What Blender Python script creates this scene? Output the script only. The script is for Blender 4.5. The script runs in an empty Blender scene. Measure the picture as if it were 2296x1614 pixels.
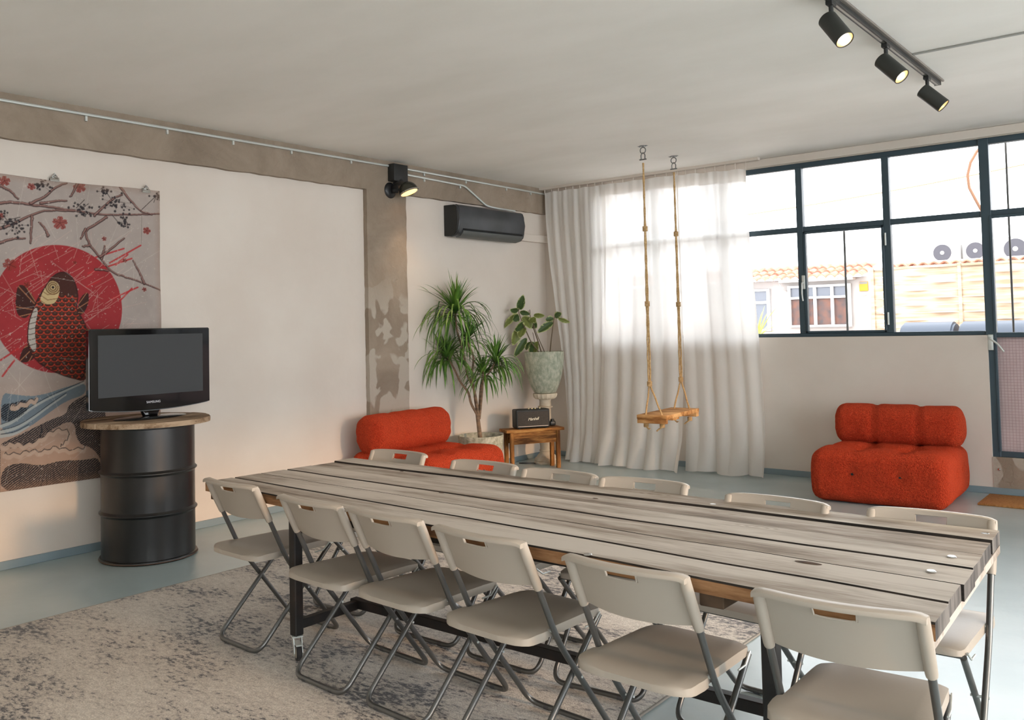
import bpy, bmesh, math, random, json
import numpy as np
from mathutils import Vector, Matrix, noise
random.seed(7)
SC = bpy.context.scene
COL = SC.collection
PI = math.pi

# ---------------------------------------------------------------- camera
cam_d = bpy.data.cameras.new('camera')
cam = bpy.data.objects.new('camera', cam_d); COL.objects.link(cam)
yaw, pitch, roll = 0.67958, 0.03782, -0.022156
_f = Vector((-math.sin(yaw)*math.cos(pitch), math.cos(yaw)*math.cos(pitch), math.sin(pitch)))
_r = Vector((math.cos(yaw), math.sin(yaw), 0)); _u = _r.cross(_f)
_r2 = math.cos(roll)*_r + math.sin(roll)*_u; _u2 = -math.sin(roll)*_r + math.cos(roll)*_u
M = Matrix((( _r2.x, _u2.x, -_f.x, 6.0132), (_r2.y, _u2.y, -_f.y, -8.2638), (_r2.z, _u2.z, -_f.z, 1.4462), (0, 0, 0, 1)))
cam.matrix_world = M
cam_d.sensor_width = 36; cam_d.sensor_fit = 'HORIZONTAL'
cam_d.lens = 2012.1/2296*36
cam_d.shift_x = 25.6/2296; cam_d.shift_y = -149/2296
cam_d.clip_start = .05; cam_d.clip_end = 200
SC.camera = cam

# ---------------------------------------------------------------- world, sun, colour management
w = bpy.data.worlds.new('world'); SC.world = w; w.use_nodes = True
wn = w.node_tree.nodes; wl = w.node_tree.links; wn.clear()
wo = wn.new('ShaderNodeOutputWorld'); wb = wn.new('ShaderNodeBackground'); wl.new(wb.outputs[0], wo.inputs[0])
wb.inputs[0].default_value = (.93, .965, 1.0, 1); wb.inputs[1].default_value = 2.3
SC.view_settings.view_transform = 'Standard'; SC.view_settings.look = 'None'
SC.view_settings.gamma = 1; SC.view_settings.use_curve_mapping = False
SC.view_settings.exposure = 1.8
SC.cycles.max_bounces = 10; SC.cycles.diffuse_bounces = 6; SC.cycles.transparent_max_bounces = 16
SC.cycles.transmission_bounces = 6; SC.cycles.glossy_bounces = 4
SC.cycles.caustics_reflective = False; SC.cycles.caustics_refractive = False
SC.cycles.sample_clamp_indirect = 6
try:
    SC.cycles.use_denoising = True; SC.cycles.denoiser = 'OPENIMAGEDENOISE'
except Exception: pass

def light(name, typ, loc, energy, color, **kw):
    d = bpy.data.lights.new(name, typ); d.energy = energy; d.color = color
    for k, v in kw.items():
        if k not in ('dir',): setattr(d, k, v)
    o = bpy.data.objects.new(name, d); COL.objects.link(o); o.location = loc
    if 'dir' in kw: o.rotation_euler = Vector(kw['dir']).to_track_quat('-Z', 'Y').to_euler()
    return o
# low warm sun entering the side windows on the right of the room
light('sun', 'SUN', (12, -6, 5), 0.5, (1.0, .62, .33), angle=math.radians(4), dir=(-1, .05, -.215))
def portal(name, loc, sx, sy, d):
    o = light(name, 'AREA', loc, 1, (1, 1, 1), shape='RECTANGLE', size=sx, size_y=sy, dir=d)
    o.data.cycles.is_portal = True
    return o

# ---------------------------------------------------------------- helpers
def lin(c):
    return tuple(((v/255)/12.92 if v/255 <= .04045 else ((v/255+.055)/1.055)**2.4) for v in c)
def obj(name, bm, m=None, parent=None, smooth=True, angle=35):
    me = bpy.data.meshes.new(name)
    if isinstance(bm, bmesh.types.BMesh):
        bmesh.ops.recalc_face_normals(bm, faces=bm.faces[:]); bm.to_mesh(me); bm.free()
    else: me = bm
    if smooth and len(me.polygons):
        me.polygons.foreach_set('use_smooth', [True]*len(me.polygons))
        try: me.set_sharp_from_angle(angle=math.radians(angle))
        except Exception: pass
    o = bpy.data.objects.new(name, me); COL.objects.link(o)
    if m: me.materials.append(m)
    if parent: o.parent = parent
    return o
def thing(name, label, cat, loc=(0, 0, 0), rotz=0, group=None):
    o = bpy.data.objects.new(name, None); COL.objects.link(o)
    o.location = loc; o.rotation_euler = (0, 0, rotz); o.empty_display_size = .1
    return tag(o, label, cat, group)
def tag(o, label=None, cat=None, group=None, kind=None):
    if label: o['label'] = label
    if cat: o['category'] = cat
    if group: o['group'] = group
    if kind: o['kind'] = kind
    return o
def struct(name, bm, m, parent=None, smooth=False):
    o = obj(name, bm, m, parent, smooth)
    if parent is None: o['kind'] = 'structure'
    return o
def dup(root, loc, rotz, label):
    r = root.copy(); COL.objects.link(r); r.location = loc; r.rotation_euler = (0, 0, rotz); r['label'] = label
    for ch in list(root.children):
        c = ch.copy(); COL.objects.link(c); c.parent = r
        for g in list(ch.children):
            d = g.copy(); COL.objects.link(d); d.parent = c
    return r
def B(): return bmesh.new()
def box(bm, x0, x1, y0, y1, z0, z1, bev=0, seg=2, mat=None):
    r = bmesh.ops.create_cube(bm, size=1)['verts']
    for v in r:
        v.co = Vector(((x0+x1)/2+v.co.x*(x1-x0), (y0+y1)/2+v.co.y*(y1-y0), (z0+z1)/2+v.co.z*(z1-z0)))
        if mat is not None: v.co = mat @ v.co
    if bev:
        es = list({e for v in r for e in v.link_edges})
        bmesh.ops.bevel(bm, geom=es, offset=bev, segments=seg, affect='EDGES', profile=.5)
    return r
def tube(bm, pts, r, seg=8, closed=False, caps=True, sx=1.0):
    pts = [Vector(p) for p in pts]; n = len(pts); rings = []
    rs = r if isinstance(r, (list, tuple)) else [r]*n
    prev = None
    for i, p in enumerate(pts):
        if closed: t = pts[(i+1) % n]-pts[i-1]
        elif i == 0: t = pts[1]-pts[0]
        elif i == n-1: t = pts[-1]-pts[-2]
        else: t = (pts[i+1]-p).normalized()+(p-pts[i-1]).normalized()
        if t.length < 1e-9: t = Vector((0, 0, 1))
        t.normalize()
        if prev is None:
            a = Vector((0, 0, 1)) if abs(t.z) < .9 else Vector((1, 0, 0))
            n1 = t.cross(a).normalized()
        else:
            n1 = prev-t*prev.dot(t)
            n1 = n1.normalized() if n1.length > 1e-6 else t.orthogonal().normalized()
        prev = n1; n2 = t.cross(n1)
        rings.append([bm.verts.new(p+(n1*math.cos(2*PI*k/seg)*sx+n2*math.sin(2*PI*k/seg))*rs[i]) for k in range(seg)])
    m = n if closed else n-1
    for i in range(m):
        a, b = rings[i], rings[(i+1) % n]
        for k in range(seg):
            try: bm.faces.new((a[k], a[(k+1) % seg], b[(k+1) % seg], b[k]))
            except ValueError: pass
    if caps and not closed:
        bm.faces.new(rings[0][::-1]); bm.faces.new(rings[-1])
def lathe(bm, prof, seg=32, c=(0, 0, 0), mat=None):
    rings = []
    for r, z in prof:
        if r < 1e-5: rings.append([bm.verts.new((c[0], c[1], c[2]+z))])
        else: rings.append([bm.verts.new((c[0]+r*math.cos(2*PI*k/seg), c[1]+r*math.sin(2*PI*k/seg), c[2]+z)) for k in range(seg)])
    vs = [v for g in rings for v in g]
    for a, b in zip(rings, rings[1:]):
        if len(a) == 1 and len(b) == 1: continue
        for k in range(seg):
            k2 = (k+1) % seg
            if len(a) == 1: bm.faces.new((a[0], b[k2], b[k]))
            elif len(b) == 1: bm.faces.new((a[k], a[k2], b[0]))
            else: bm.faces.new((a[k], a[k2], b[k2], b[k]))
    if mat is not None:
        for v in vs: v.co = mat @ v.co
    return vs
def poly_prism(bm, pts, axis, a, b):
    """extrude a 2-D polygon between a and b along an axis"""
    def P3(p, t): return {'x': (t, p[0], p[1]), 'y': (p[0], t, p[1]), 'z': (p[0], p[1], t)}[axis]
    A = [bm.verts.new(P3(p, a)) for p in pts]; Bv = [bm.verts.new(P3(p, b)) for p in pts]
    n = len(pts); bm.faces.new(A); bm.faces.new(Bv[::-1])
    for i in range(n): bm.faces.new((A[i], Bv[i], Bv[(i+1) % n], A[(i+1) % n]))
    return A+Bv
def aim(loc, d):
    """matrix whose -Z looks along d"""
    return Matrix.Translation(loc) @ Vector(d).to_track_quat('-Z', 'Y').to_matrix().to_4x4()
def fillet(pts, r, n=5):
    pts = [Vector(p) for p in pts]; out = [pts[0]]
    for i in range(1, len(pts)-1):
        a, p, b = pts[i-1], pts[i], pts[i+1]
        d1 = (a-p); d2 = (b-p); rr = min(r, d1.length*.45, d2.length*.45)
        s = p+d1.normalized()*rr; e = p+d2.normalized()*rr
        for k in range(n+1):
            t = k/n; out.append(s*(1-t)**2+p*2*t*(1-t)+e*t*t)
    out.append(pts[-1]); return out
def text_mesh(name, s, size, m, parent, mat4, extrude=.0006, shear=0, sp=1.0):
    c = bpy.data.curves.new(name, 'FONT'); c.body = s; c.size = size; c.extrude = extrude
    c.align_x = 'CENTER'; c.align_y = 'CENTER'; c.shear = shear; c.space_character = sp
    t = bpy.data.objects.new(name, c); COL.objects.link(t)
    dg = bpy.context.evaluated_depsgraph_get()
    me = bpy.data.meshes.new_from_object(t.evaluated_get(dg)); bpy.data.objects.remove(t)
    me.transform(mat4); me.materials.clear(); me.name = name
    return obj(name, me, m, parent, smooth=False)

# ---------------------------------------------------------------- materials
def mat(name, rgb, rough=.6, metal=0, spec=.5, var=None, vscale=4, vstretch=(1, 1, 1), vdet=6, bump=0, bscale=40, bdet=4, coat=0, sheen=0, vlo=.35, vhi=.65, bstretch=(1, 1, 1), rnd=False):
    """rgb / var: two sRGB 0-255 colours mixed by noise; bump: fine noise height"""
    m = bpy.data.materials.new(name); m.use_nodes = True; nt = m.node_tree; N = nt.nodes; L = nt.links
    p = N['Principled BSDF']; p.inputs['Base Color'].default_value = (*lin(rgb), 1)
    p.inputs['Roughness'].default_value = rough; p.inputs['Metallic'].default_value = metal
    p.inputs['Specular IOR Level'].default_value = spec; p.inputs['Coat Weight'].default_value = coat
    if sheen: p.inputs['Sheen Weight'].default_value = sheen; p.inputs['Sheen Roughness'].default_value = .5
    tc = N.new('ShaderNodeTexCoord'); vec = tc.outputs['Object']
    if rnd:
        oi = N.new('ShaderNodeObjectInfo'); ad = N.new('ShaderNodeVectorMath'); ad.operation = 'MULTIPLY_ADD'
        cm = N.new('ShaderNodeCombineXYZ')
        for k in range(3): L.new(oi.outputs['Random'], cm.inputs[k])
        L.new(cm.outputs[0], ad.inputs[0]); ad.inputs[1].default_value = (37, 53, 71); L.new(vec, ad.inputs[2]); vec = ad.outputs[0]
    if var is not None:
        mp = N.new('ShaderNodeMapping'); mp.inputs['Scale'].default_value = vstretch; L.new(vec, mp.inputs[0])
        no = N.new('ShaderNodeTexNoise'); no.inputs['Scale'].default_value = vscale; no.inputs['Detail'].default_value = vdet
        L.new(mp.outputs[0], no.inputs[0])
        cr = N.new('ShaderNodeValToRGB'); cr.color_ramp.elements[0].position = vlo; cr.color_ramp.elements[1].position = vhi
        cr.color_ramp.elements[0].color = (*lin(rgb), 1); cr.color_ramp.elements[1].color = (*lin(var), 1)
        L.new(no.outputs[0], cr.inputs[0]); L.new(cr.outputs[0], p.inputs['Base Color'])
    if bump:
        mp2 = N.new('ShaderNodeMapping'); mp2.inputs['Scale'].default_value = bstretch; L.new(vec, mp2.inputs[0])
        nb = N.new('ShaderNodeTexNoise'); nb.inputs['Scale'].default_value = bscale; nb.inputs['Detail'].default_value = bdet
        L.new(mp2.outputs[0], nb.inputs[0])
        bu = N.new('ShaderNodeBump'); bu.inputs['Strength'].default_value = min(1, bump); bu.inputs['Distance'].default_value = .01*max(1, bump)
        L.new(nb.outputs[0], bu.inputs['Height']); L.new(bu.outputs[0], p.inputs['Normal'])
    return m
def glass_mat(name, tint=(1, 1, 1), gloss=.08, frost=0.0):
    m = bpy.data.materials.new(name); m.use_nodes = True; nt = m.node_tree; N = nt.nodes; L = nt.links; N.clear()
    o = N.new('ShaderNodeOutputMaterial'); t = N.new('ShaderNodeBsdfTransparent'); t.inputs[0].default_value = (*tint, 1)
    g = N.new('ShaderNodeBsdfGlossy'); g.inputs['Roughness'].default_value = .02
    fr = N.new('ShaderNodeFresnel'); fr.inputs[0].default_value = 1.45
    mx = N.new('ShaderNodeMixShader'); L.new(fr.outputs[0], mx.inputs[0]); L.new(t.outputs[0], mx.inputs[1]); L.new(g.outputs[0], mx.inputs[2])
    L.new(mx.outputs[0], o.inputs[0]); return m
def emis(name, col, s):
    m = bpy.data.materials.new(name); m.use_nodes = True; N = m.node_tree.nodes; p = N['Principled BSDF']
    p.inputs['Base Color'].default_value = (*col, 1); p.inputs['Emission Color'].default_value = (*col, 1); p.inputs['Emission Strength'].default_value = s
    return m
def attr_mat(name, rough=.8, bump=0, bscale=60, trans=0, spec=.3):
    m = bpy.data.materials.new(name); m.use_nodes = True; nt = m.node_tree; N = nt.nodes; L = nt.links
    p = N['Principled BSDF']; a = N.new('ShaderNodeAttribute'); a.attribute_name = 'Col'
    L.new(a.outputs['Color'], p.inputs['Base Color']); p.inputs['Roughness'].default_value = rough; p.inputs['Specular IOR Level'].default_value = spec
    if bump:
        nb = N.new('ShaderNodeTexNoise'); nb.inputs['Scale'].default_value = bscale; nb.inputs['Detail'].default_value = 5
        bu = N.new('ShaderNodeBump'); bu.inputs['Strength'].default_value = bump; bu.inputs['Distance'].default_value = .01
        L.new(nb.outputs[0], bu.inputs['Height']); L.new(bu.outputs[0], p.inputs['Normal'])
    if trans:
        o = N['Material Output']; t = N.new('ShaderNodeBsdfTranslucent'); L.new(a.outputs['Color'], t.inputs[0]); mx = N.new('ShaderNodeMixShader'); mx.inputs[0].default_value = trans
        L.new(p.outputs[0], mx.inputs[1]); L.new(t.outputs[0], mx.inputs[2]); L.new(mx.outputs[0], o.inputs[0])
    return m

M_wall = mat('plaster_wall', (214, 202, 190), .85, var=(221, 211, 200), vscale=1.3, bump=.25, bscale=9, bdet=8)
M_ceil = mat('plaster_ceiling', (248, 243, 236), .85, var=(240, 235, 227), vscale=.9, vstretch=(1, 2.2, 1), bump=.3, bscale=5, bdet=8)
M_floor = mat('painted_floor', (160, 177, 180), .3, var=(174, 188, 190), vscale=2.2, vstretch=(1, 1, 1), vdet=8, bump=.12, bscale=14, bdet=8, spec=.7)
M_skirt = mat('painted_skirting', (128, 144, 150), .5)
M_black = mat('black_plastic', (26, 27, 28), .4)
M_blackmatte = mat('black_powder_coat', (30, 31, 30), .55)
M_chrome = mat('chrome', (200, 200, 198), .15, 1)
M_galv = mat('galvanised_steel', (214, 218, 214), .4, .55)
M_steel = mat('painted_steel_frame', (54, 72, 82), .45)
M_glass = glass_mat('window_glass')

def concrete_mat():
    m = bpy.data.materials.new('rough_concrete'); m.use_nodes = True; nt = m.node_tree; N = nt.nodes; L = nt.links
    p = N['Principled BSDF']; p.inputs['Roughness'].default_value = .9
    tc = N.new('ShaderNodeTexCoord')
    n1 = N.new('ShaderNodeTexNoise'); n1.inputs['Scale'].default_value = 1.7; n1.inputs['Detail'].default_value = 9; n1.inputs['Roughness'].default_value = .62; n1.inputs['Distortion'].default_value = .6
    n2 = N.new('ShaderNodeTexNoise'); n2.inputs['Scale'].default_value = 4.2; n2.inputs['Detail'].default_value = 2.5; n2.inputs['Distortion'].default_value = .35
    L.new(tc.outputs['Object'], n1.inputs[0]); L.new(tc.outputs['Object'], n2.inputs[0])
    r1 = N.new('ShaderNodeValToRGB'); e = r1.color_ramp.elements; e[0].position = .3; e[0].color = (*lin((128, 113, 97)), 1); e[1].position = .7; e[1].color = (*lin((166, 150, 133)), 1)
    r2 = N.new('ShaderNodeValToRGB'); e = r2.color_ramp.elements; e[0].position = .50; e[0].color = (0, 0, 0, 1); e[1].position = .53; e[1].color = (1, 1, 1, 1)
    L.new(n1.outputs[0], r1.inputs[0]); L.new(n2.outputs[0], r2.inputs[0])
    # trowelled patches are only on the column (below the beam)
    sx = N.new('ShaderNodeSeparateXYZ'); L.new(tc.outputs['Object'], sx.inputs[0])
    mr = N.new('ShaderNodeMapRange'); mr.inputs[1].default_value = 2.0; mr.inputs[2].default_value = 1.6; L.new(sx.outputs[2], mr.inputs[0])
    mu = N.new('ShaderNodeMath'); mu.operation = 'MULTIPLY'; L.new(r2.outputs[0], mu.inputs[0]); L.new(mr.outputs[0], mu.inputs[1])
    mx = N.new('ShaderNodeMix'); mx.data_type = 'RGBA'; mx.blend_type = 'MIX'; L.new(mu.outputs[0], mx.inputs[0]); L.new(r1.outputs[0], mx.inputs[6]); mx.inputs[7].default_value = (*lin((178, 167, 153)), 1)
    L.new(mx.outputs[2], p.inputs['Base Color'])
    n3 = N.new('ShaderNodeTexNoise'); n3.inputs['Scale'].default_value = 22; n3.inputs['Detail'].default_value = 10; n3.inputs['Distortion'].default_value = .8; L.new(tc.outputs['Object'], n3.inputs[0])
    bu = N.new('ShaderNodeBump'); bu.inputs['Strength'].default_value = .55; bu.inputs['Distance'].default_value = .012; L.new(n3.outputs[0], bu.inputs['Height']); L.new(bu.outputs[0], p.inputs['Normal'])
    return m
M_conc = concrete_mat()

def wood_mat(name, dark, midc, light_, axis='x', scale=1.0, rough=.75, bump=.4, rnd=True, contrast=(.36, .5, .66), knots=False):
    m = bpy.data.materials.new(name); m.use_nodes = True; nt = m.node_tree; N = nt.nodes; L = nt.links
    p = N['Principled BSDF']; p.inputs['Roughness'].default_value = rough; p.inputs['Specular IOR Level'].default_value = .3
    tc = N.new('ShaderNodeTexCoord'); vec = tc.outputs['Object']
    if rnd:
        oi = N.new('ShaderNodeObjectInfo'); cm = N.new('ShaderNodeCombineXYZ'); ad = N.new('ShaderNodeVectorMath'); ad.operation = 'MULTIPLY_ADD'
        for k in range(3): L.new(oi.outputs['Random'], cm.inputs[k])
        L.new(cm.outputs[0], ad.inputs[0]); ad.inputs[1].default_value = (31, 47, 23); L.new(vec, ad.inputs[2]); vec = ad.outputs[0]
    st = {'x': (.11, 1, 1), 'y': (1, .11, 1), 'z': (1, 1, .11)}[axis]
    mp = N.new('ShaderNodeMapping'); mp.inputs['Scale'].default_value = st; L.new(vec, mp.inputs[0])
    n1 = N.new('ShaderNodeTexNoise'); n1.inputs['Scale'].default_value = 14*scale; n1.inputs['Detail'].default_value = 8; n1.inputs['Roughness'].default_value = .62; n1.inputs['Distortion'].default_value = .35
    n2 = N.new('ShaderNodeTexNoise'); n2.inputs['Scale'].default_value = 120*scale; n2.inputs['Detail'].default_value = 4
    n3 = N.new('ShaderNodeTexNoise'); n3.inputs['Scale'].default_value = 3.2*scale; n3.inputs['Detail'].default_value = 5
    mp3 = N.new('ShaderNodeMapping'); mp3.inputs['Scale'].default_value = tuple(.35 if s < 1 else 1 for s in st); L.new(vec, mp3.inputs[0])
    L.new(mp.outputs[0], n1.inputs[0]); L.new(mp.outputs[0], n2.inputs[0]); L.new(mp3.outputs[0], n3.inputs[0])
    a1 = N.new('ShaderNodeMath'); a1.operation = 'MULTIPLY_ADD'; a1.inputs[1].default_value = .3; L.new(n2.outputs[0], a1.inputs[0])
    a0 = N.new('ShaderNodeMath'); a0.operation = 'MULTIPLY_ADD'; a0.inputs[1].default_value = .75; a0.inputs[2].default_value = -.52; L.new(n3.outputs[0], a0.inputs[0])
    a2 = N.new('ShaderNodeMath'); a2.operation = 'ADD'; L.new(n1.outputs[0], a2.inputs[0]); L.new(a0.outputs[0], a2.inputs[1]); L.new(a2.outputs[0], a1.inputs[2])
    cr = N.new('ShaderNodeValToRGB'); e = cr.color_ramp.elements
    e[0].position = contrast[0]; e[0].color = (*lin(dark), 1); e[1].position = contrast[2]; e[1].color = (*lin(light_), 1)
    k = e.new(contrast[1]); k.color = (*lin(midc), 1)
    src = a1
    if knots:      # a few ring knots where a sparse cell noise peaks
        vo = N.new('ShaderNodeTexVoronoi'); vo.inputs['Scale'].default_value = 2.3; mk = N.new('ShaderNodeMapping'); mk.inputs['Scale'].default_value = (.55, 1.7, 1); L.new(vec, mk.inputs[0]); L.new(mk.outputs[0], vo.inputs[0])
        rg = N.new('ShaderNodeMath'); rg.operation = 'MULTIPLY'; rg.inputs[1].default_value = 150; L.new(vo.outputs['Distance'], rg.inputs[0])
        sn = N.new('ShaderNodeMath'); sn.operation = 'SINE'; L.new(rg.outputs[0], sn.inputs[0])
        fl = N.new('ShaderNodeMapRange'); fl.inputs[1].default_value = .02; fl.inputs[2].default_value = .13; fl.inputs[3].default_value = -.16; fl.inputs[4].default_value = 0; L.new(vo.outputs['Distance'], fl.inputs[0])
        ml = N.new('ShaderNodeMath'); ml.operation = 'MULTIPLY_ADD'; L.new(sn.outputs[0], ml.inputs[0]); L.new(fl.outputs[0], ml.inputs[1]); L.new(a1.outputs[0], ml.inputs[2]); src = ml
        sb = N.new('ShaderNodeMath'); sb.operation = 'MULTIPLY_ADD'; L.new(oi.outputs['Random'], sb.inputs[0]); sb.inputs[1].default_value = .10; L.new(src.outputs[0], sb.inputs[2]); src = sb
    L.new(src.outputs[0], cr.inputs[0]); L.new(cr.outputs[0], p.inputs['Base Color'])
    bu = N.new('ShaderNodeBump'); bu.inputs['Strength'].default_value = bump; bu.inputs['Distance'].default_value = .004
    L.new(a1.outputs[0], bu.inputs['Height']); L.new(bu.outputs[0], p.inputs['Normal'])
    return m
M_table = wood_mat('weathered_grey_wood', (84, 72, 62), (150, 137, 124), (194, 185, 174), contrast=(.24, .43, .68), scale=.8, knots=True)
M_seam = wood_mat('shaded_plank_side', (28, 24, 21), (44, 38, 33), (66, 56, 48), scale=1.2)  # shade of the gaps between planks, put into the colour of their sides
M_endg = wood_mat('grey_end_grain', (60, 56, 54), (92, 87, 83), (124, 118, 112), axis='z', scale=1.5)
M_tedge = wood_mat('brown_wood_edge', (96, 66, 42), (140, 100, 66), (168, 126, 88), scale=1.2)
M_pine = wood_mat('warm_pine', (138, 88, 44), (188, 136, 82), (220, 176, 122), scale=1.4, rnd=False)
M_bench = wood_mat('stained_pine', (96, 56, 22), (152, 100, 48), (188, 140, 82), scale=1.6, rnd=False)
M_disc = wood_mat('rough_spool_wood', (92, 70, 50), (140, 114, 88), (176, 152, 126), axis='y', scale=1.5, rnd=False)

# ================================================================ THE ROOM
H = 3.005; XR = 10.6; YB = -12.5
bm = B(); box(bm, -.3, XR+.3, YB-.3, .3, -.2, 0); struct('floor', bm, M_floor)
bm = B(); box(bm, -.3, XR+.3, YB-.3, .3, H, H+.25); struct('ceiling', bm, M_ceil)
bm = B(); box(bm, -.3, 0, YB-.3, .3, 0, H); struct('wall_left', bm, M_wall)
# window wall with its long window and glazed door
WX0, WX1, WZ0, WZ1 = .72, 4.475, 1.295, 2.925
DX1 = 10.3
bm = B()
box(bm, 0, WX0, 0, .3, 0, H); box(bm, WX0, WX1, 0, .3, 0, WZ0)
box(bm, WX0, DX1, 0, .3, WZ1, H); box(bm, DX1, XR+.3, 0, .3, 0, H)
struct('wall_window', bm, M_wall)
bm = B(); box(bm, WX1, DX1, -.004, .3, .0, .30); struct('wall_sill', bm, M_conc)
# unseen right and rear walls: side glazing widened, rear window added for more light
SZ0, SZ1 = .25, 2.88
bm = B()
box(bm, XR, XR+.3, YB, -11.6, 0, H); box(bm, XR, XR+.3, -.7, 0, 0, H)
box(bm, XR, XR+.3, -11.6, -.7, 0, SZ0); box(bm, XR, XR+.3, -11.6, -.7, SZ1, H)
struct('wall_right', bm, M_wall)
bm = B(); box(bm, 0, 5.9, YB-.3, YB, 0, H); box(bm, 9.8, XR, YB-.3, YB, 0, H); box(bm, 5.9, 9.8, YB-.3, YB, 0, .9); box(bm, 5.9, 9.8, YB-.3, YB, 2.7, H)
struct('wall_back', bm, M_wall)
bm = B(); fr = .05
for x in (5.9, 7.825, 9.75): box(bm, x, x+fr, YB-.16, YB-.1, .9, 2.7)
for z in (.9, 2.65): box(bm, 5.9, 9.8, YB-.16, YB-.1, z, z+fr)
w3 = struct('added_rear_window', bm, M_steel)  # unseen window, added to fill the room with daylight
bm = B(); box(bm, 5.91, 9.79, YB-.13, YB-.125, .91, 2.69); obj('pane', bm, M_glass, w3, False)
bm = B(); fr = .05
for k in range(7): y = -11.6+k*(10.85/6); box(bm, XR+.1, XR+.16, y, y+fr, SZ0, SZ1)
for z in (SZ0, SZ1-fr): box(bm, XR+.1, XR+.16, -11.6, -.7, z, z+fr)
w2 = struct('window_2', bm, M_steel)
bm = B(); box(bm, XR+.125, XR+.13, -11.59, -.71, SZ0+.01, SZ1-.01); obj('pane', bm, M_glass, w2, False)
portal('window_portal_side', (XR+.2, -6.15, 1.565), 2.63, 10.9, (-1, 0, 0))
portal('added_window_portal_rear', (7.85, YB-.2, 1.8), 3.9, 1.8, (0, 1, 0))
portal('window_portal_long', (2.6, .2, 2.11), 3.76, 1.63, (0, -1, 0))
portal('window_portal_door', (7.39, .2, 1.61), 5.8, 2.62, (0, -1, 0))
# skirting
bm = B(); box(bm, -.001, .012, YB, -2.77, 0, .054, .003); box(bm, -.001, .012, -2.27, 0, 0, .054, .003); struct('baseboard_left', bm, M_skirt)
bm = B(); box(bm, 0.012, XR, -.012, .001, 0, .054, .003); struct('baseboard_window', bm, M_skirt)

# concrete beam and column, rough edges
def rough_box(bm, x0, x1, y0, y1, z0, z1, step=.06, amp=.004, seed=0):
    r = box(bm, x0, x1, y0, y1, z0, z1)
    return r
def conc_block(name, y0, y1, z0, z1, d=.048, st=.045):
    bm = B(); ny = max(2, int((y1-y0)/st)); nz = max(2, int((z1-z0)/st))
    def pt(y, z, x):
        n = noise.noise(Vector((y*9, z*9, x*3)))*.006; n2 = noise.noise(Vector((z*13+5, y*13, 1)))*.006
        e = 1.0
        return (x+(n*.6 if x > 0 else 0), y+(n2 if abs(y-y0) < .01 or abs(y-y1) < .01 else 0), z+(n if abs(z-z0) < .01 or abs(z-z1) < .01 else 0))
    g = [[bm.verts.new(pt(y0+(y1-y0)*i/ny, z0+(z1-z0)*j/nz, d)) for j in range(nz+1)] for i in range(ny+1)]
    for i in range(ny):
        for j in range(nz): bm.faces.new((g[i][j], g[i+1][j], g[i+1][j+1], g[i][j+1]))
    bd = [g[i][0] for i in range(ny+1)]+[g[ny][j] for j in range(1, nz+1)]+[g[i][nz] for i in range(ny-1, -1, -1)]+[g[0][j] for j in range(nz-1, 0, -1)]
    bb = [bm.verts.new((-.002, v.co.y, v.co.z)) for v in bd]
    for i in range(len(bd)):
        j = (i+1) % len(bd); bm.faces.new((bd[i], bb[i], bb[j], bd[j]))
    bm.faces.new(bb)
    return struct(name, bm, M_conc, None, True)
conc_block('trim_1', YB, -.002, 2.716, H+.004)     # beam
conc_block('trim_2', -2.765, -2.268, 0, 2.72)       # column
bm = B(); box(bm, -.002, .05, -.60, -.002, 2.39, 2.47, .004); struct('trim_3', bm, M_wall)      # boxed pipe run right of the air conditioner
bm = B(); box(bm, .02, DX1, -.03, .001, WZ1+.004, H-.004); box(bm, .02, 2.62, -.15, -.09, H-.025, H); struct('trim_4', bm, M_wall)   # curtain rail

# ---- window_1
M_frame = M_steel
def bar(bm, x0, x1, z0, z1, y0=.03, y1=.085): box(bm, x0, x1, y0, y1, z0, z1, .004, 1)
XS = [WX0, 1.395, 2.165, 2.935, 3.712, 4.50]
bm = B()
bar(bm, WX0, WX1-.02, WZ0, WZ0+.035); bar(bm, WX0, WX1-.02, WZ1-.05, WZ1); bar(bm, WX0, WX1-.02, 2.275, 2.325)
bar(bm, WX0-.001, WX0+.05, WZ0-.001, WZ1+.001, .028, .087)
for x in XS[1:-1]: bar(bm, x-.03, x+.03, WZ0+.03, WZ1-.04, .026, .09)
win = struct('window_1', bm, M_frame, None, True)
for i in range(5):
    for (a, b) in ((WZ0+.03, 2.28), (2.32, WZ1-.045)):
        bm = B(); box(bm, XS[i]+.028, XS[i+1]-.028, .055, .059, a, b); obj('pane', bm, M_glass, win, False)
bm = B()
for (x0, x1) in ((2.965, 3.685),):     # opening sash
    box(bm, x0, x0+.022, .018, .06, 1.33, 2.275, .003, 1); box(bm, x1-.022, x1, .018, .06, 1.33, 2.275, .003, 1)
    box(bm, x0, x1, .018, .06, 1.33, 1.35, .003, 1); box(bm, x0, x1, .018, .06, 2.255, 2.275, .003, 1)
sash = obj('sash', bm, M_frame, win)
bm = B(); box(bm, 2.945, 2.975, .0, .02, 1.74, 1.87, .006); tube(bm, fillet([(2.96, .0, 1.80), (2.96, -.035, 1.80), (2.96, -.04, 1.69), (2.965, -.035, 1.63)], .02), .007, 8); obj('handle', bm, M_galv, sash)
for z in (1.45, 2.15):
    bm = B(); tube(bm, [(3.70, .012, z-.055), (3.70, .012, z+.055)], .009, 8); obj('hinge', bm, M_galv, sash)

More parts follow.
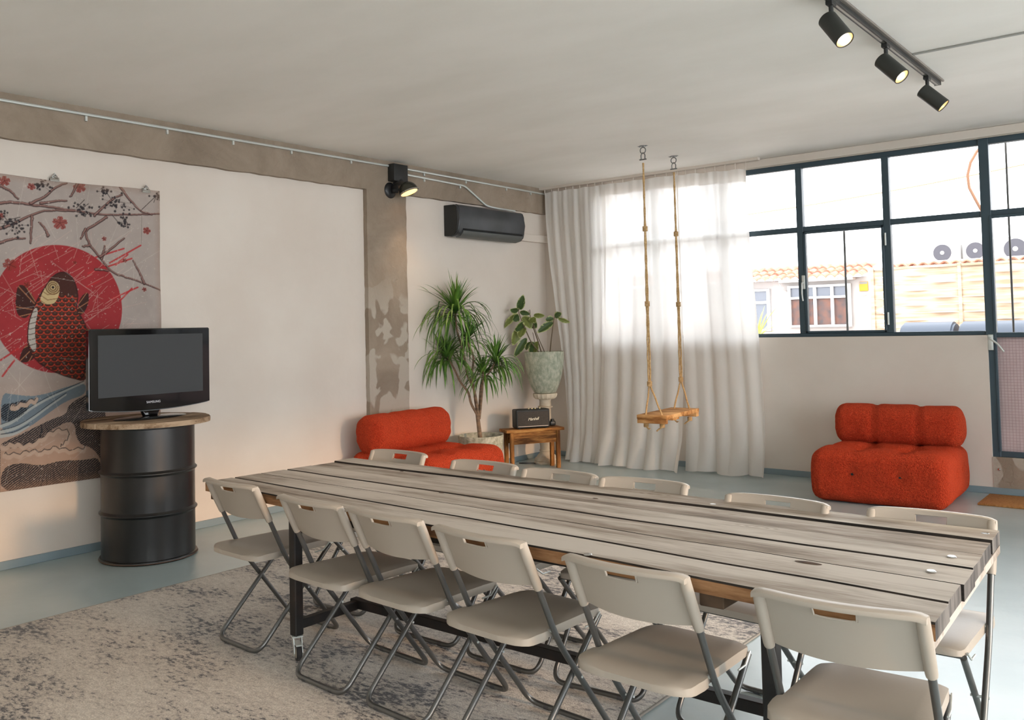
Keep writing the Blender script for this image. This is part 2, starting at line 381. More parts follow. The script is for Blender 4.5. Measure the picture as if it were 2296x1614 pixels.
# ---- glazed door to the right
bm = B()
bar(bm, 4.46, 4.535, .298, WZ1+.001, .017, .098); bar(bm, 4.46, DX1, .30, .345, .02, .095); bar(bm, 4.5, DX1, 1.275, 1.315); bar(bm, 4.5, DX1, 2.275, 2.325); bar(bm, 4.5, DX1, WZ1-.05, WZ1, .02, .095)
for x in (5.45, 6.4, 7.4, 8.55, 10.26): bar(bm, x-.03, x+.03, .299, WZ1+.0005, .018, .097)
door = struct('door_1', bm, M_frame, None, True)
M_wire = None
def wired_glass():
    m = bpy.data.materials.new('wired_frosted_glass'); m.use_nodes = True; nt = m.node_tree; N = nt.nodes; L = nt.links; N.clear()
    o = N.new('ShaderNodeOutputMaterial'); t = N.new('ShaderNodeBsdfTransparent'); t.inputs[0].default_value = (.42, .36, .36, 1)
    tr = N.new('ShaderNodeBsdfTranslucent'); tr.inputs[0].default_value = (.36, .30, .295, 1)
    df = N.new('ShaderNodeBsdfDiffuse'); df.inputs[0].default_value = (.62, .56, .54, 1)
    m1 = N.new('ShaderNodeMixShader'); m1.inputs[0].default_value = .35; L.new(tr.outputs[0], m1.inputs[1]); L.new(df.outputs[0], m1.inputs[2])
    m2 = N.new('ShaderNodeMixShader'); L.new(t.outputs[0], m2.inputs[1]); L.new(m1.outputs[0], m2.inputs[2])
    tc = N.new('ShaderNodeTexCoord'); mp = N.new('ShaderNodeMapping'); mp.inputs['Scale'].default_value = (1, 0, 1); L.new(tc.outputs['Object'], mp.inputs[0])
    sx = N.new('ShaderNodeSeparateXYZ'); L.new(mp.outputs[0], sx.inputs[0])
    outs = []
    for k in (0, 2):
        a = N.new('ShaderNodeMath'); a.operation = 'MULTIPLY'; a.inputs[1].default_value = 42; L.new(sx.outputs[k], a.inputs[0])
        b = N.new('ShaderNodeMath'); b.operation = 'FRACT'; L.new(a.outputs[0], b.inputs[0])
        c = N.new('ShaderNodeMath'); c.operation = 'LESS_THAN'; c.inputs[1].default_value = .12; L.new(b.outputs[0], c.inputs[0]); outs.append(c)
    mxm = N.new('ShaderNodeMath'); mxm.operation = 'MAXIMUM'; L.new(outs[0].outputs[0], mxm.inputs[0]); L.new(outs[1].outputs[0], mxm.inputs[1])
    no = N.new('ShaderNodeTexNoise'); no.inputs['Scale'].default_value = 5; L.new(tc.outputs['Object'], no.inputs[0])
    f = N.new('ShaderNodeMath'); f.operation = 'MULTIPLY_ADD'; f.inputs[1].default_value = .3; f.inputs[2].default_value = .55; L.new(no.outputs[0], f.inputs[0]); L.new(f.outputs[0], m2.inputs[0])
    wr = N.new('ShaderNodeBsdfDiffuse'); wr.inputs[0].default_value = (*lin((120, 100, 100)), 1)
    m3 = N.new('ShaderNodeMixShader'); mul = N.new('ShaderNodeMath'); mul.operation = 'MULTIPLY'; mul.inputs[1].default_value = .5; L.new(mxm.outputs[0], mul.inputs[0])
    L.new(mul.outputs[0], m3.inputs[0]); L.new(m2.outputs[0], m3.inputs[1]); L.new(wr.outputs[0], m3.inputs[2]); L.new(m3.outputs[0], o.inputs[0])
    return m
M_wired = wired_glass()
dx = [4.5, 5.45, 6.4, 7.4, 8.55, 10.26]
for i in range(5):
    for k, (a, b) in enumerate(((.34, 1.28), (1.31, 2.28), (2.32, WZ1-.045))):
        bm = B(); box(bm, dx[i]+.028, dx[i+1]-.028, .055, .059, a, b)
        obj('frosted_pane' if k == 0 else 'pane', bm, M_wired if k == 0 else M_glass, door, False)
bm = B(); box(bm, 4.475, 4.515, .0, .02, 1.17, 1.30, .006); tube(bm, fillet([(4.495, .0, 1.27), (4.495, -.05, 1.275), (4.56, -.055, 1.22), (4.60, -.055, 1.16)], .02), .008, 8); obj('handle', bm, M_galv, door)
bm = B(); box(bm, 4.52, 4.54, .01, .03, 1.31, 2.28, .003, 1); box(bm, 4.54, 4.96, .01, .03, 2.255, 2.28, .003, 1); box(bm, 4.52, 4.54, .01, .03, .345, 1.27, .003, 1); obj('inner_sash', bm, M_frame, door)
bm = B(); lathe(bm, [(0, 0), (.012, 0), (.01, .005), (0, .007)], 12, mat=Matrix.Translation((4.52, -.004, .20)) @ Matrix.Rotation(PI/2, 4, 'X')); sw = obj('screw_cap', bm, M_chrome, door)

# ================================================================ TABLE
TZ = .725; TT = .045; random.seed(21)
def TE(s, t):  # table plan position: s 0..1 left to right, t 0..1 near to far
    NL, FL, FR, NR = Vector((2.103, -5.746)), Vector((2.151, -4.828)), Vector((5.393, -4.858)), Vector((5.442, -5.951))
    return (NL*(1-s)+NR*s)*(1-t)+(FL*(1-s)+FR*s)*t
table = thing('dining_table', 'long rustic table of weathered grey planks on a black steel frame with wheels', 'table', (3.77, -5.34, 0))
TO = Vector((3.77, -5.34))
tb = [0, .165, .335, .50, .675, .845, 1.0]
for i in range(6):
    bm = B(); n = 40; a, b = tb[i]+(.0044 if i else 0), tb[i+1]-(.0044 if i < 5 else 0)
    if i == 5: a += .003
    dz = [0, .001, -.001, .001, -.002, .004][i]; e0 = random.uniform(-.003, .003); e1 = random.uniform(-.003, .003)
    rows = []
    for k in range(n+1):
        s = e0+(1+e1-e0)*k/n; row = []
        wob = noise.noise(Vector((s*7, i*3.1, 0)))*.0035; wob2 = noise.noise(Vector((s*7, i*3.1+3.1, 0)))*.0035
        for (t, z, inn) in ((a, TZ-TT, 0), (a, TZ-.006, 0), (a, TZ, .0025), (.5*(a+b), TZ, 0), (b, TZ, -.0025), (b, TZ-.006, 0), (b, TZ-TT, 0)):
            p = TE(s, t); y = p.y+inn+(wob if t == a else wob2 if t == b else 0)
            row.append(bm.verts.new((p.x-TO.x, y-TO.y, z+dz+noise.noise(Vector((s*9, t*9, 4)))*.0025*(z > TZ-.01))))
        rows.append(row)
    for r0, r1 in zip(rows, rows[1:]):
        for k in range(7): bm.faces.new((r0[k], r0[(k+1) % 7], r1[(k+1) % 7], r1[k]))
    bm.faces.new(rows[0]); bm.faces.new(rows[-1][::-1])
    pl = obj('plank', bm, M_table, table, True, 30)
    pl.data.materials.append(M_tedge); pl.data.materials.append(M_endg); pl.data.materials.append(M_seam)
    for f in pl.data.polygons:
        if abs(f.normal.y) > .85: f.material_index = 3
        if i == 0 and f.normal.y < -.7 and abs(f.normal.z) < .3: f.material_index = 1
        if abs(f.normal.x) > .8: f.material_index = 2
for (x, y) in ((4.42, -5.885), (3.18, -4.925), (4.40, -4.96), (5.36, -4.927), (5.34, -5.30), (5.33, -5.50)):
    bm = B(); lathe(bm, [(0, .0), (.014, 0), (.014, .001), (.011, .0035), (0, .004)], 16, (x-TO.x, y-TO.y, TZ+.0015)); obj('bolt', bm, M_chrome, table)
# knots in the planks
M_knot = mat('dark_knot', (96, 74, 58), .85, var=(60, 44, 34), vscale=40)
for (x, y, r) in ((5.015, -5.60, .022), (4.12, -4.99, .014), (3.94, -5.10, .008), (2.72, -5.02, .008), (3.3, -5.35, .009)):
    bm = B(); lathe(bm, [(0, .0), (r*.6, .0003), (r, -.0015)], 14, (0, 0, 0), Matrix.Translation((x-TO.x, y-TO.y, TZ+.0035)) @ Matrix.Diagonal((1.9, .62, 1, 1))); obj('knot', bm, M_knot, table)
M_fr = mat('rusty_black_steel', (34, 32, 31), .5, var=(58, 44, 38), vscale=12, vlo=.5, vhi=.8, metal=.3)
M_bat = mat('dark_batten_wood', (70, 52, 38), .8, var=(96, 74, 54), vscale=9, vstretch=(1, .2, 1))
def tbx(bm, *a, bev=.003): box(bm, a[0]-TO.x, a[1]-TO.x, a[2]-TO.y, a[3]-TO.y, a[4], a[5], bev, 1)
for x in (2.16, 3.35, 4.84):
    bm = B(); t0 = TE((x-2.12)/3.3, 0.01); t1 = TE((x-2.12)/3.3, .99); tbx(bm, x-.03, x+.045, t0.y, t1.y, TZ-TT-.038, TZ-TT-.0005); obj('batten', bm, M_bat, table)
bm = B(); P4 = [TE(.978, 0), TE(.999, 0), TE(.999, 1), TE(.978, 1)]; poly_prism(bm, [(p.x-TO.x, p.y-TO.y) for p in P4], 'z', TZ-TT-.026, TZ-TT-.0005); obj('batten', bm, M_table, table, False)
legs = [(2.775, -5.735), (2.775, -4.975), (4.975, -5.80), (4.945, -4.985)]
bm = B()
for (y0, y1) in ((-5.765, -5.725), (-5.0, -4.96)): tbx(bm, 2.76, 4.99, y0, y1, TZ-TT-.045, TZ-TT-.0005)
for x in (2.755, 4.935): tbx(bm, x, x+.04, -5.76, -4.965, TZ-TT-.045, TZ-TT-.0015)
obj('top_rail', bm, M_fr, table)
for i, (x, y) in enumerate(legs):
    bm = B(); tbx(bm, x-.022, x+.022, y-.022, y+.022, .115, TZ-TT-.001, bev=.004); obj('leg', bm, M_fr, table)
for x, ya, yb in ((2.775, -5.735, -4.975), (4.96, -5.80, -4.985)):
    bm = B(); tbx(bm, x-.018, x+.018, ya+.02, yb-.02, .14, .18); obj('cross_bar', bm, M_fr, table)
bm = B(); tbx(bm, 2.745, 4.975, -5.40, -5.36, .145, .187); obj('centre_beam', bm, M_fr, table)
M_rub = mat('dark_rubber', (46, 44, 44), .7); M_hubm = mat('cream_wheel_hub', (196, 190, 172), .5)
for i, (x, y) in enumerate(legs):
    bm = B(); Rz = Matrix.Translation((x-TO.x, y-TO.y, 0)) @ Matrix.Rotation([-.5, .3, 1.2, -.2][i], 4, 'Z')
    box(bm, -.024, .024, -.024, .024, .108, .116, .002, 1, Rz)
    for s in (-1, 1):
        vv = poly_prism(bm, [(-.02, .108), (.022, .108), (.045, .05), (.03, .03), (.012, .045)], 'y', s*.016, s*.019)
        for v in vv: v.co = Rz @ v.co
    box(bm, -.01, .06, -.014, .014, .082, .09, .002, 1, Rz)
    c = obj('caster', bm, M_galv, table, True)
    bm = B(); lathe(bm, [(.018, -.011), (.033, -.012), (.037, -.008), (.037, .008), (.033, .012), (.018, .011)], 24, mat=Rz @ Matrix.Translation((.032, 0, .0505)) @ Matrix.Rotation(PI/2, 4, 'X')); obj('tyre', bm, M_rub, c)
    bm = B(); lathe(bm, [(0, -.012), (.008, -.013), (.024, -.0115), (.024, .0115), (.008, .013), (0, .012)], 20, mat=Rz @ Matrix.Translation((.032, 0, .0505)) @ Matrix.Rotation(PI/2, 4, 'X')); obj('hub', bm, M_hubm, c)
for o in table.children:     # the casters stand on the rug
    pass

# ================================================================ FOLDING CHAIRS
M_wplast = mat('cream_white_plastic', (176, 165, 151), .42, spec=.4, bump=.03, bscale=90)
M_tubeg = mat('grey_metal_tube', (112, 112, 110), .34, .75)
def seat_half(y):
    pts = [(-.232, .10), (-.226, .15), (-.212, .180), (-.195, .196), (-.14, .199), (-.112, .197), (-.100, .185), (-.08, .184), (.16, .174), (.195, .170), (.207, .160), (.213, .14)]
    if y <= pts[0][0]: return pts[0][1]
    for (a, b), (c, d) in zip(pts, pts[1:]):
        if y <= c: return b+(d-b)*(y-a)/(c-a)
    return pts[-1][1]
def back_y(x, z):   # rear surface of the back panel in the chair's frame
    return -.160-.466*(z-.60)-.034*(1-(x/.2)**2)
M_fc = mat('grey_foot_cap', (78, 78, 78), .6)
def make_chair(label):
    t = thing('folding_chair', label, 'chair', group='white folding chairs around the table')
    # seat: dished top, turned-down rim
    bm = B(); ys = [-.232, -.226, -.215, -.2, -.185, -.165, -.14, -.112, -.10, -.06, -.02, .03, .08, .12, .16, .19, .203, .21, .213]; nx = 14
    def zt(x, y, hw):
        u = x/max(hw, .01)
        dish = .012*math.exp(-((y+.075)/.075)**2)*(1-u*u)
        edge = .006*max(0, (abs(u)-.82)/.18)**2
        rear = .012*max(0, (-.175-y)/.05)**1.5
        return .452-dish-edge-rear-.008*max(0, (y-.12)/.09)**2
    top = [[bm.verts.new(((2*i/nx-1)*seat_half(y), y, zt((2*i/nx-1)*seat_half(y), y, seat_half(y)))) for i in range(nx+1)] for y in ys]
    for r0, r1 in zip(top, top[1:]):
        for i in range(nx): bm.faces.new((r0[i], r0[i+1], r1[i+1], r1[i]))
    ring = top[0][:]+[r[-1] for r in top[1:]]+top[-1][-2::-1]+[r[0] for r in top[-2:0:-1]]
    lo = []
    for v in ring:
        lo.append(bm.verts.new((v.co.x*1.008, v.co.y+(.0 if v.co.y < 0 else .001), .421-(.0 if v.co.y > .2 else .003))))
    lo2 = [bm.verts.new((v.co.x*.96, v.co.y*.97, v.co.z)) for v in lo]; lo3 = [bm.verts.new((v.co.x*.96, v.co.y*.965, .437)) for v in lo]
    n = len(ring)
    for a, b in ((ring, lo), (lo, lo2), (lo2, lo3)):
        for i in range(n): bm.faces.new((a[i], a[(i+1) % n], b[(i+1) % n], b[i]))
    bm.faces.new(lo3)
    obj('seat', bm, M_wplast, t, True, 50)
    # back rest: curved panel with grip slot, top ledge and side sleeves
    bm = B(); xs = [-.19+.38*i/24 for i in range(25)]; xs = sorted(set([round(x, 4) for x in xs]+[-.053, .053])); zs = [.603, .615, .64, .67, .7, .716, .73, .746, .757]
    def zc(x, z): return z-(.012*(1-(x/.19)**2) if z < .62 else 0)
    g = [[bm.verts.new((x, back_y(x, z)+.0145, zc(x, z))) for z in zs] for x in xs]
    hole = set()
    for i in range(len(xs)-1):
        for j in range(len(zs)-1):
            xm = (xs[i]+xs[i+1])/2
            if abs(xm) < .053 and zs[j] >= .715 and zs[j+1] <= .747: continue
            bm.faces.new((g[i][j], g[i+1][j], g[i+1][j+1], g[i][j+1]))
    bmesh.ops.recalc_face_normals(bm, faces=bm.faces[:])
    bmesh.ops.solidify(bm, geom=bm.faces[:], thickness=.005)
    # ledge
    rows = []
    for i in range(29):
        x = -.2085+.417*i/28; yb = back_y(x, .76); zt_ = .762-.010*(abs(x)/.2105)**14
        rows.append([bm.verts.new((x, yb+a, zt_+b)) for a, b in ((-.0185, -.012), (-.0175, -.004), (-.013, -.001), (.012, .001), (.0165, -.002), (.019, -.013), (-.0165, -.016))])
    for r0, r1 in zip(rows, rows[1:]):
        for k in range(7): bm.faces.new((r0[k], r0[(k+1) % 7], r1[(k+1) % 7], r1[k]))
    bm.faces.new(rows[0]); bm.faces.new(rows[-1][::-1])
    # slot lip
    lip = []
    for (x, z) in ((-.054, .745), (-.051, .718), (-.03, .715), (0, .715), (.03, .715), (.051, .718), (.054, .745)): lip.append((x, back_y(x, z)+.006, z))
    tube(bm, lip, .0028, 6)
    for s in (-1, 1):
        tube(bm, [(s*.197, -.1535, .590), (s*.197, -.158, .60), (s*.197, -.196, .68), (s*.196, -.224, .742), (s*.196, -.228, .752)], [.014, .0155, .0165, .0165, .014], 12)
        # web joining sleeve and panel
    obj('backrest', bm, M_wplast, t, True, 40)
    # frame A: uprights running down to the front floor bar
    bm = B()
    L = [(-.197, -.200, .69), (-.197, -.062, .397), (-.197, .229, .0115), (.197, .229, .0115), (.197, -.062, .397), (.197, -.200, .69)]
    tube(bm, fillet([L[0], L[1], L[2]], .06)[:-1]+fillet([(-.197, .10, .1824), L[2], L[3], (.197, .10, .1824)], .055, 7)[1:-1]+fillet([L[3], L[4], L[5]], .06)[1:], .0105, 10)
    obj('front_frame', bm, M_tubeg, t, True, 60)
    bm = B()
    L = [(-.168, .200, .418), (-.168, -.200, .0115), (.168, -.200, .0115), (.168, .200, .418)]
    tube(bm, fillet(L, .055, 7), .0105, 10)
    tube(bm, [(-.17, .198, .418), (.17, .198, .418)], .006, 8)
    obj('rear_frame', bm, M_tubeg, t, True, 60)
    for s in (-1, 1):
        bm = B(); tube(bm, [(s*.155, .0455, .2545), (s*.21, .0455, .2545)], .0045, 8); obj('pivot', bm, M_galv, t)
        bm = B(); tube(bm, [(s*.180, -.084, .437), (s*.2, -.084, .437)], .006, 8); obj('seat_bolt', bm, M_galv, t)
        bm = B(); tube(bm, [(s*.178, .19, .43), (s*.181, .15, .40), (s*.183, .10, .40)], .0035, 6); obj('wire_link', bm, M_galv, t)
    for (x, y) in ((-.11, .229), (.11, .229), (-.09, -.2), (.09, -.2)):
        bm = B(); tube(bm, [(x-.012, y, .0105), (x+.012, y, .0105)], .0109, 10); obj('foot_cap', bm, M_fc, t)
    return t
NEAR = [(2.44, -5.60, -3), (3.108, -5.682, -4), (3.558, -5.70, -3.8), (4.0625, -5.748, -4.5), (4.64, -5.79, -2.1), (5.225, -5.79, 3)]
FAR = [(2.397, -4.955, 0), (3.07, -5.017, -.3), (3.556, -5.052, -.8), (4.023, -5.055, 3.5), (4.61, -5.10, -3), (5.177, -5.065, 2)]
# FAR back tops are at y+.235
cl_n = ['white folding chair at near left end of the table, closest to the oil drum', 'second white folding chair from the left along the near side of the table', 'third white folding chair from the left along the near side of the table', 'fourth white folding chair from the left along the near side of the table', 'second white folding chair from the right along the near side of the table', 'white folding chair at near right corner, largest in the foreground']
cl_f = ['white folding chair behind far left end of the table, in front of red seat', 'second white folding chair from the left along the far side, red seen through its slot', 'third white folding chair from the left along the far side of the table', 'fourth white folding chair from the left along the far side, below the swing', 'second white folding chair from the right along the far side of the table', 'white folding chair at far right corner with one leg showing beyond the table end']
RUGZ = .009
c0 = make_chair(cl_n[0]); x, y, a = NEAR[0]; c0.location = (x, y, RUGZ); c0.rotation_euler = (0, 0, math.radians(a))
def zfl(x): return RUGZ if x < 4.2 else .0
for i in range(1, 6):
    x, y, a = NEAR[i]; dup(c0, (x, y, zfl(x)), math.radians(a), cl_n[i])
for i in range(6):
    x, y, a = FAR[i]; dup(c0, (x, y, zfl(x)), PI+math.radians(a), cl_f[i])

# ================================================================ RUG, DOORMAT
def rug_mat():
    m = bpy.data.materials.new('mottled_rug'); m.use_nodes = True; nt = m.node_tree; N = nt.nodes; L = nt.links
    p = N['Principled BSDF']; p.inputs['Roughness'].default_value = .95; p.inputs['Specular IOR Level'].default_value = .1; p.inputs['Sheen Weight'].default_value = .2
    tc = N.new('ShaderNodeTexCoord')
    mp = N.new('ShaderNodeMapping'); mp.inputs['Scale'].default_value = (1, 2.0, 1); mp.inputs['Rotation'].default_value = (0, 0, .25); L.new(tc.outputs['Object'], mp.inputs[0])
    def nz(s, d, r=.6, v=mp, ds=0):
        n = N.new('ShaderNodeTexNoise'); n.inputs['Scale'].default_value = s; n.inputs['Detail'].default_value = d; n.inputs['Roughness'].default_value = r; n.inputs['Distortion'].default_value = ds; L.new(v.outputs[0], n.inputs[0]); return n
    big = nz(1.5, 3); fine = nz(24, 6, .72, ds=.3); tiny = N.new('ShaderNodeTexNoise'); tiny.inputs['Scale'].default_value = 160; tiny.inputs['Detail'].default_value = 2; L.new(tc.outputs['Object'], tiny.inputs[0])
    a = N.new('ShaderNodeMath'); a.operation = 'MULTIPLY_ADD'; a.inputs[1].default_value = .75; L.new(big.outputs[0], a.inputs[0]); L.new(fine.outputs[0], a.inputs[2])
    r = N.new('ShaderNodeValToRGB'); e = r.color_ramp.elements; e[0].position = .70; e[0].color = (*lin((222, 214, 202)), 1); e[1].position = 1.1; e[1].color = (*lin((88, 86, 88)), 1)
    k = e.new(.90); k.color = (*lin((200, 190, 178)), 1); k = e.new(.99); k.color = (*lin((140, 134, 130)), 1)
    L.new(a.outputs[0], r.inputs[0])
    mx = N.new('ShaderNodeMix'); mx.data_type = 'RGBA'; mx.blend_type = 'MULTIPLY'; mx.inputs[0].default_value = .8
    tr = N.new('ShaderNodeValToRGB'); tr.color_ramp.elements[0].position = .35; tr.color_ramp.elements[0].color = (.6, .6, .6, 1); tr.color_ramp.elements[1].position = .6
    L.new(tiny.outputs[0], tr.inputs[0]); L.new(r.outputs[0], mx.inputs[6]); L.new(tr.outputs[0], mx.inputs[7]); L.new(mx.outputs[2], p.inputs['Base Color'])
    bu = N.new('ShaderNodeBump'); bu.inputs['Strength'].default_value = .6; bu.inputs['Distance'].default_value = .006; L.new(tiny.outputs[0], bu.inputs['Height']); L.new(bu.outputs[0], p.inputs['Normal'])
    return m
bm = B(); RX0, RX1, RY0, RY1 = 1.235, 4.272, -7.9, -3.62
box(bm, RX0, RX1, RY0, RY1, .0003, RUGZ-.0008, .002, 2)
rug = tag(obj('rug', bm, rug_mat()), 'large mottled beige and grey rug under the table', 'rug')
M_bind = mat('rug_binding', (150, 144, 134), .95)
for x in (RX0-.004, RX1-.006):
    bm = B(); box(bm, x, x+.010, RY0, RY1, .0003, RUGZ, .002); obj('binding', bm, M_bind, rug)
M_coir = mat('coir', (168, 116, 62), .95, var=(196, 144, 84), vscale=90, bump=.9, bscale=260)
bm = B(); n = 40
box(bm, 4.46, 5.15, -.56, -.10, .0003, .016, .003)
for v in bm.verts: v.co.x += noise.noise(v.co*40)*.006
tag(obj('doormat', bm, M_coir), 'brown coir doormat on the floor before the glazed door', 'doormat')

# ================================================================ RED LOUNGE SEATS
def boucle():
    m = bpy.data.materials.new('red_boucle'); m.use_nodes = True; nt = m.node_tree; N = nt.nodes; L = nt.links
    p = N['Principled BSDF']; p.inputs['Roughness'].default_value = .95; p.inputs['Specular IOR Level'].default_value = .1
    p.inputs['Sheen Weight'].default_value = .45; p.inputs['Sheen Roughness'].default_value = .4; p.inputs['Sheen Tint'].default_value = (*lin((255, 130, 90)), 1)
    tc = N.new('ShaderNodeTexCoord'); v = N.new('ShaderNodeTexVoronoi'); v.inputs['Scale'].default_value = 120; v.feature = 'F1'
    no = N.new('ShaderNodeTexNoise'); no.inputs['Scale'].default_value = 130; no.inputs['Detail'].default_value = 4; no.inputs['Distortion'].default_value = 1.5
    L.new(tc.outputs['Object'], v.inputs[0]); L.new(tc.outputs['Object'], no.inputs[0])
    r = N.new('ShaderNodeValToRGB'); e = r.color_ramp.elements; e[0].position = .3; e[0].color = (*lin((172, 34, 20)), 1); e[1].position = .7; e[1].color = (*lin((240, 88, 52)), 1)
    L.new(no.outputs[0], r.inputs[0]); L.new(r.outputs[0], p.inputs['Base Color'])
    a = N.new('ShaderNodeMath'); a.operation = 'SUBTRACT'; L.new(no.outputs[0], a.inputs[0]); L.new(v.outputs[0], a.inputs[1])
    bu = N.new('ShaderNodeBump'); bu.inputs['Strength'].default_value = 1.0; bu.inputs['Distance'].default_value = .015; L.new(a.outputs[0], bu.inputs['Height']); L.new(bu.outputs[0], p.inputs['Normal'])
    return m
M_red = boucle()
def rounded_block(half, R, cuts, fn):
    bm = B(); bmesh.ops.create_cube(bm, size=2); bmesh.ops.subdivide_edges(bm, edges=bm.edges[:], cuts=cuts, use_grid_fill=True)
    h = Vector(half)
    for v in bm.verts:
        # denser near the rounded rims
        p = Vector([math.copysign(abs(c)**.8, c) for c in v.co]); p = Vector((p.x*h.x, p.y*h.y, p.z*h.z))
        q = Vector([max(-(h[i]-R[i]), min(h[i]-R[i], p[i])) for i in range(3)])
        d = Vector([(p[i]-q[i])/R[i] for i in range(3)])
        if d.length > 1e-6:
            d = d.normalized() if max(abs(d.x), abs(d.y), abs(d.z)) > .999 else d*(max(abs(d.x), abs(d.y), abs(d.z))/d.length)
        nrm = d.copy()
        v.co = Vector([q[i]+d[i]*R[i] for i in range(3)])
        v.co = fn(v.co, nrm)
    return bm
def g(x, s): return math.exp(-(x/s)**2)
def make_sofa(label, loc, rz, name='lounge_seat'):
    t = thing(name, label, 'lounge seat', loc, rz, 'red boucle lounge seats')
    def fs(p, n):
        z0 = p.z
        if p.z > 0:
            k = min(1, p.z/.15)
            for cx in (-.175, .175):
                p.z -= k*.054*g(math.hypot(p.x-cx, (p.y+.10)*.8), .085)
                p.z -= k*.020*g(p.x-cx, .05)*(p.y > -.4)
            p.z -= k*.014*g(p.y+.06, .05)
            p.z += k*.012*g(p.y+.30, .14)
        # bulging sides, gathers at the lower corners
        bul = .014*(1-(z0/.2)**2)
        p.y += math.copysign(bul, p.y)*min(1, abs(p.y)/.4) if abs(p.y) > .3 else 0
        p.x += math.copysign(bul, p.x)*min(1, abs(p.x)/.45) if abs(p.x) > .4 else 0
        for cx in (-.175, .175):
            if p.y < -.40: p.y += .012*g(math.hypot(p.x-cx, z0-.03), .045)
            if p.y > .40: p.y -= .012*g(math.hypot(p.x-cx, z0-.03), .045)
        for cy in (-.1, .15):
            if abs(p.x) > .45: p.x -= math.copysign(.014*g(math.hypot(p.y-cy, z0-.03), .04), p.x)
        cr = max(0, .12-math.hypot(abs(p.x)-.50, abs(p.y)-.44))/.12*max(0, .07-z0)/.25
        if cr > 0: 
            s = math.sin((p.x-p.y)*120)*.010*cr; p.x += s; p.y += s
        w_ = noise.noise(p*7)*.006; return p+n*w_
    bm = rounded_block((.497, .465, .205), (.09, .09, .085), 44, fs)
    for v in bm.verts: v.co.z += .207
    obj('seat_cushion', bm, M_red, t, True, 180)
    def fb(p, n):
        r = 0
        for cx in (-.175, .175): r += .020*g(p.x-cx, .010)+.007*g(p.x-cx, .035)
        bul = 0
        p = p-n*r+Vector((0, n.y, n.z))*0
        if abs(p.x) > .42:
            a = math.atan2(p.z, p.y); k = (abs(p.x)-.42)/.09
            p.y *= 1+.035*math.sin(a*11)*k; p.z *= 1+.035*math.sin(a*11)*k
        return p+n*noise.noise(p*6+Vector((5, 0, 0)))*.006
    bm = rounded_block((.507, .155, .168), (.09, .135, .14), 44, fb)
    for v in bm.verts: v.co += Vector((.012, .285, .558))
    obj('back_bolster', bm, M_red, t, True, 180)
    for cx in (-.175, .175):
        bm = B(); box(bm, cx-.006, cx+.006, .08, .16, .374, .382, .002, 1); lathe(bm, [(0, 0), (.010, 0), (.008, .004), (0, .005)], 12, (cx+.01, .08, .379)); obj('strap', bm, M_black, t)
    for cx in (-.175, .175):
        bm = B(); lathe(bm, [(0, 0), (.011, 0), (.009, .005), (0, .006)], 12, mat=Matrix.Translation((cx, -.463, .237)) @ Matrix.Rotation(PI/2, 4, 'X')); tube(bm, [(cx, -.467, .238), (cx+.018, -.472, .232)], .002, 5); obj('button', bm, M_black, t)
    return t
s1 = make_sofa('red boucle lounge seat with back bolster under the long window beside the glazed door', (3.835, -.575, 0), math.radians(2.5))
s2 = dup(s1, (.585, -2.585, 0), math.radians(91.5), 'red boucle lounge seat with back bolster against the concrete column by the potted plant')

# ================================================================ DRUM, DISC, TELEVISION
M_drum = mat('black_drum_paint', (14, 15, 16), .36, var=(22, 21, 20), vscale=5, bump=.12, bscale=10, spec=.6)
dr = thing('oil_drum', 'black steel oil drum with two rolling hoops used as a television stand', 'oil drum', (.425, -5.095, 0))
bm = B(); pr = [(0, .012), (.285, .012), (.29, .004), (.302, .002), (.305, .008), (.302, .018), (.291, .022)]
for zc_ in (.305, .565):
    pr += [(.291, zc_-.03), (.2915, zc_-.018), (.297, zc_-.010), (.3045, zc_-.003), (.3045, zc_+.003), (.297, zc_+.010), (.2915, zc_+.018), (.291, zc_+.03)]
pr += [(.291, .80), (.291, .846), (.302, .850), (.303, .860), (.298, .864), (.290, .861), (.288, .85), (0, .85)]
lathe(bm, pr, 72); obj('barrel', bm, M_drum, dr, True, 30)
bm = B(); lathe(bm, [(.3045, .006), (.307, .008), (.3045, .011)], 72); obj('bottom_rim', bm, mat('rust_rim', (92, 66, 48), .7), dr)
sd = thing('wooden_disc', 'round weathered wooden spool end lying on top of the black oil drum', 'wooden disc', (.418, -5.10, .866))
R_ = .402; ed = [-1, -.62, -.22, .2, .6, 1]
for i in range(5):
    bm = B(); a, b = ed[i]*R_+.0015, ed[i+1]*R_-.0015; pts = []
    rr = R_*(1 if i != 3 else .985)
    n = 16; up = []; lo = []
    for k in range(n+1):
        x = a+(b-a)*k/n; yy = math.sqrt(max(0, rr*rr-x*x)); up.append((x, yy)); lo.append((x, -yy))
    pts = up+lo[::-1]
    poly_prism(bm, pts, 'z', .0, .033+random.uniform(-.001, .001)); bmesh.ops.remove_doubles(bm, verts=bm.verts[:], dist=1e-5)
    obj('board', bm, M_disc, sd, True, 30)
tv = thing('television', 'flat black television with glossy bezel standing on a round wooden disc', 'television', (.44, -5.085, .9), PI/2)
M_gloss = mat('glossy_black', (10, 10, 11), .08, spec=.6, coat=.5); M_scr = mat('dark_screen', (66, 67, 68), .55, spec=.2); M_silver = mat('silver_trim', (168, 170, 172), .3, .6)
W2 = .428
bm = B()
def bez(x): return .083-.020*(1-(x/W2)**2)+.02*0
n = 24   # front bezel, bottom edge bowed
outer_b = [(-W2+2*W2*k/n, .082-.026*(1-((-W2+2*W2*k/n)/W2)**2)) for k in range(n+1)]
zt_ = .592
outer = outer_b+[(W2, zt_-.008), (W2-.008, zt_), (-W2+.008, zt_), (-W2, zt_-.008)]
poly_prism(bm, outer, 'y', -.03, .012)
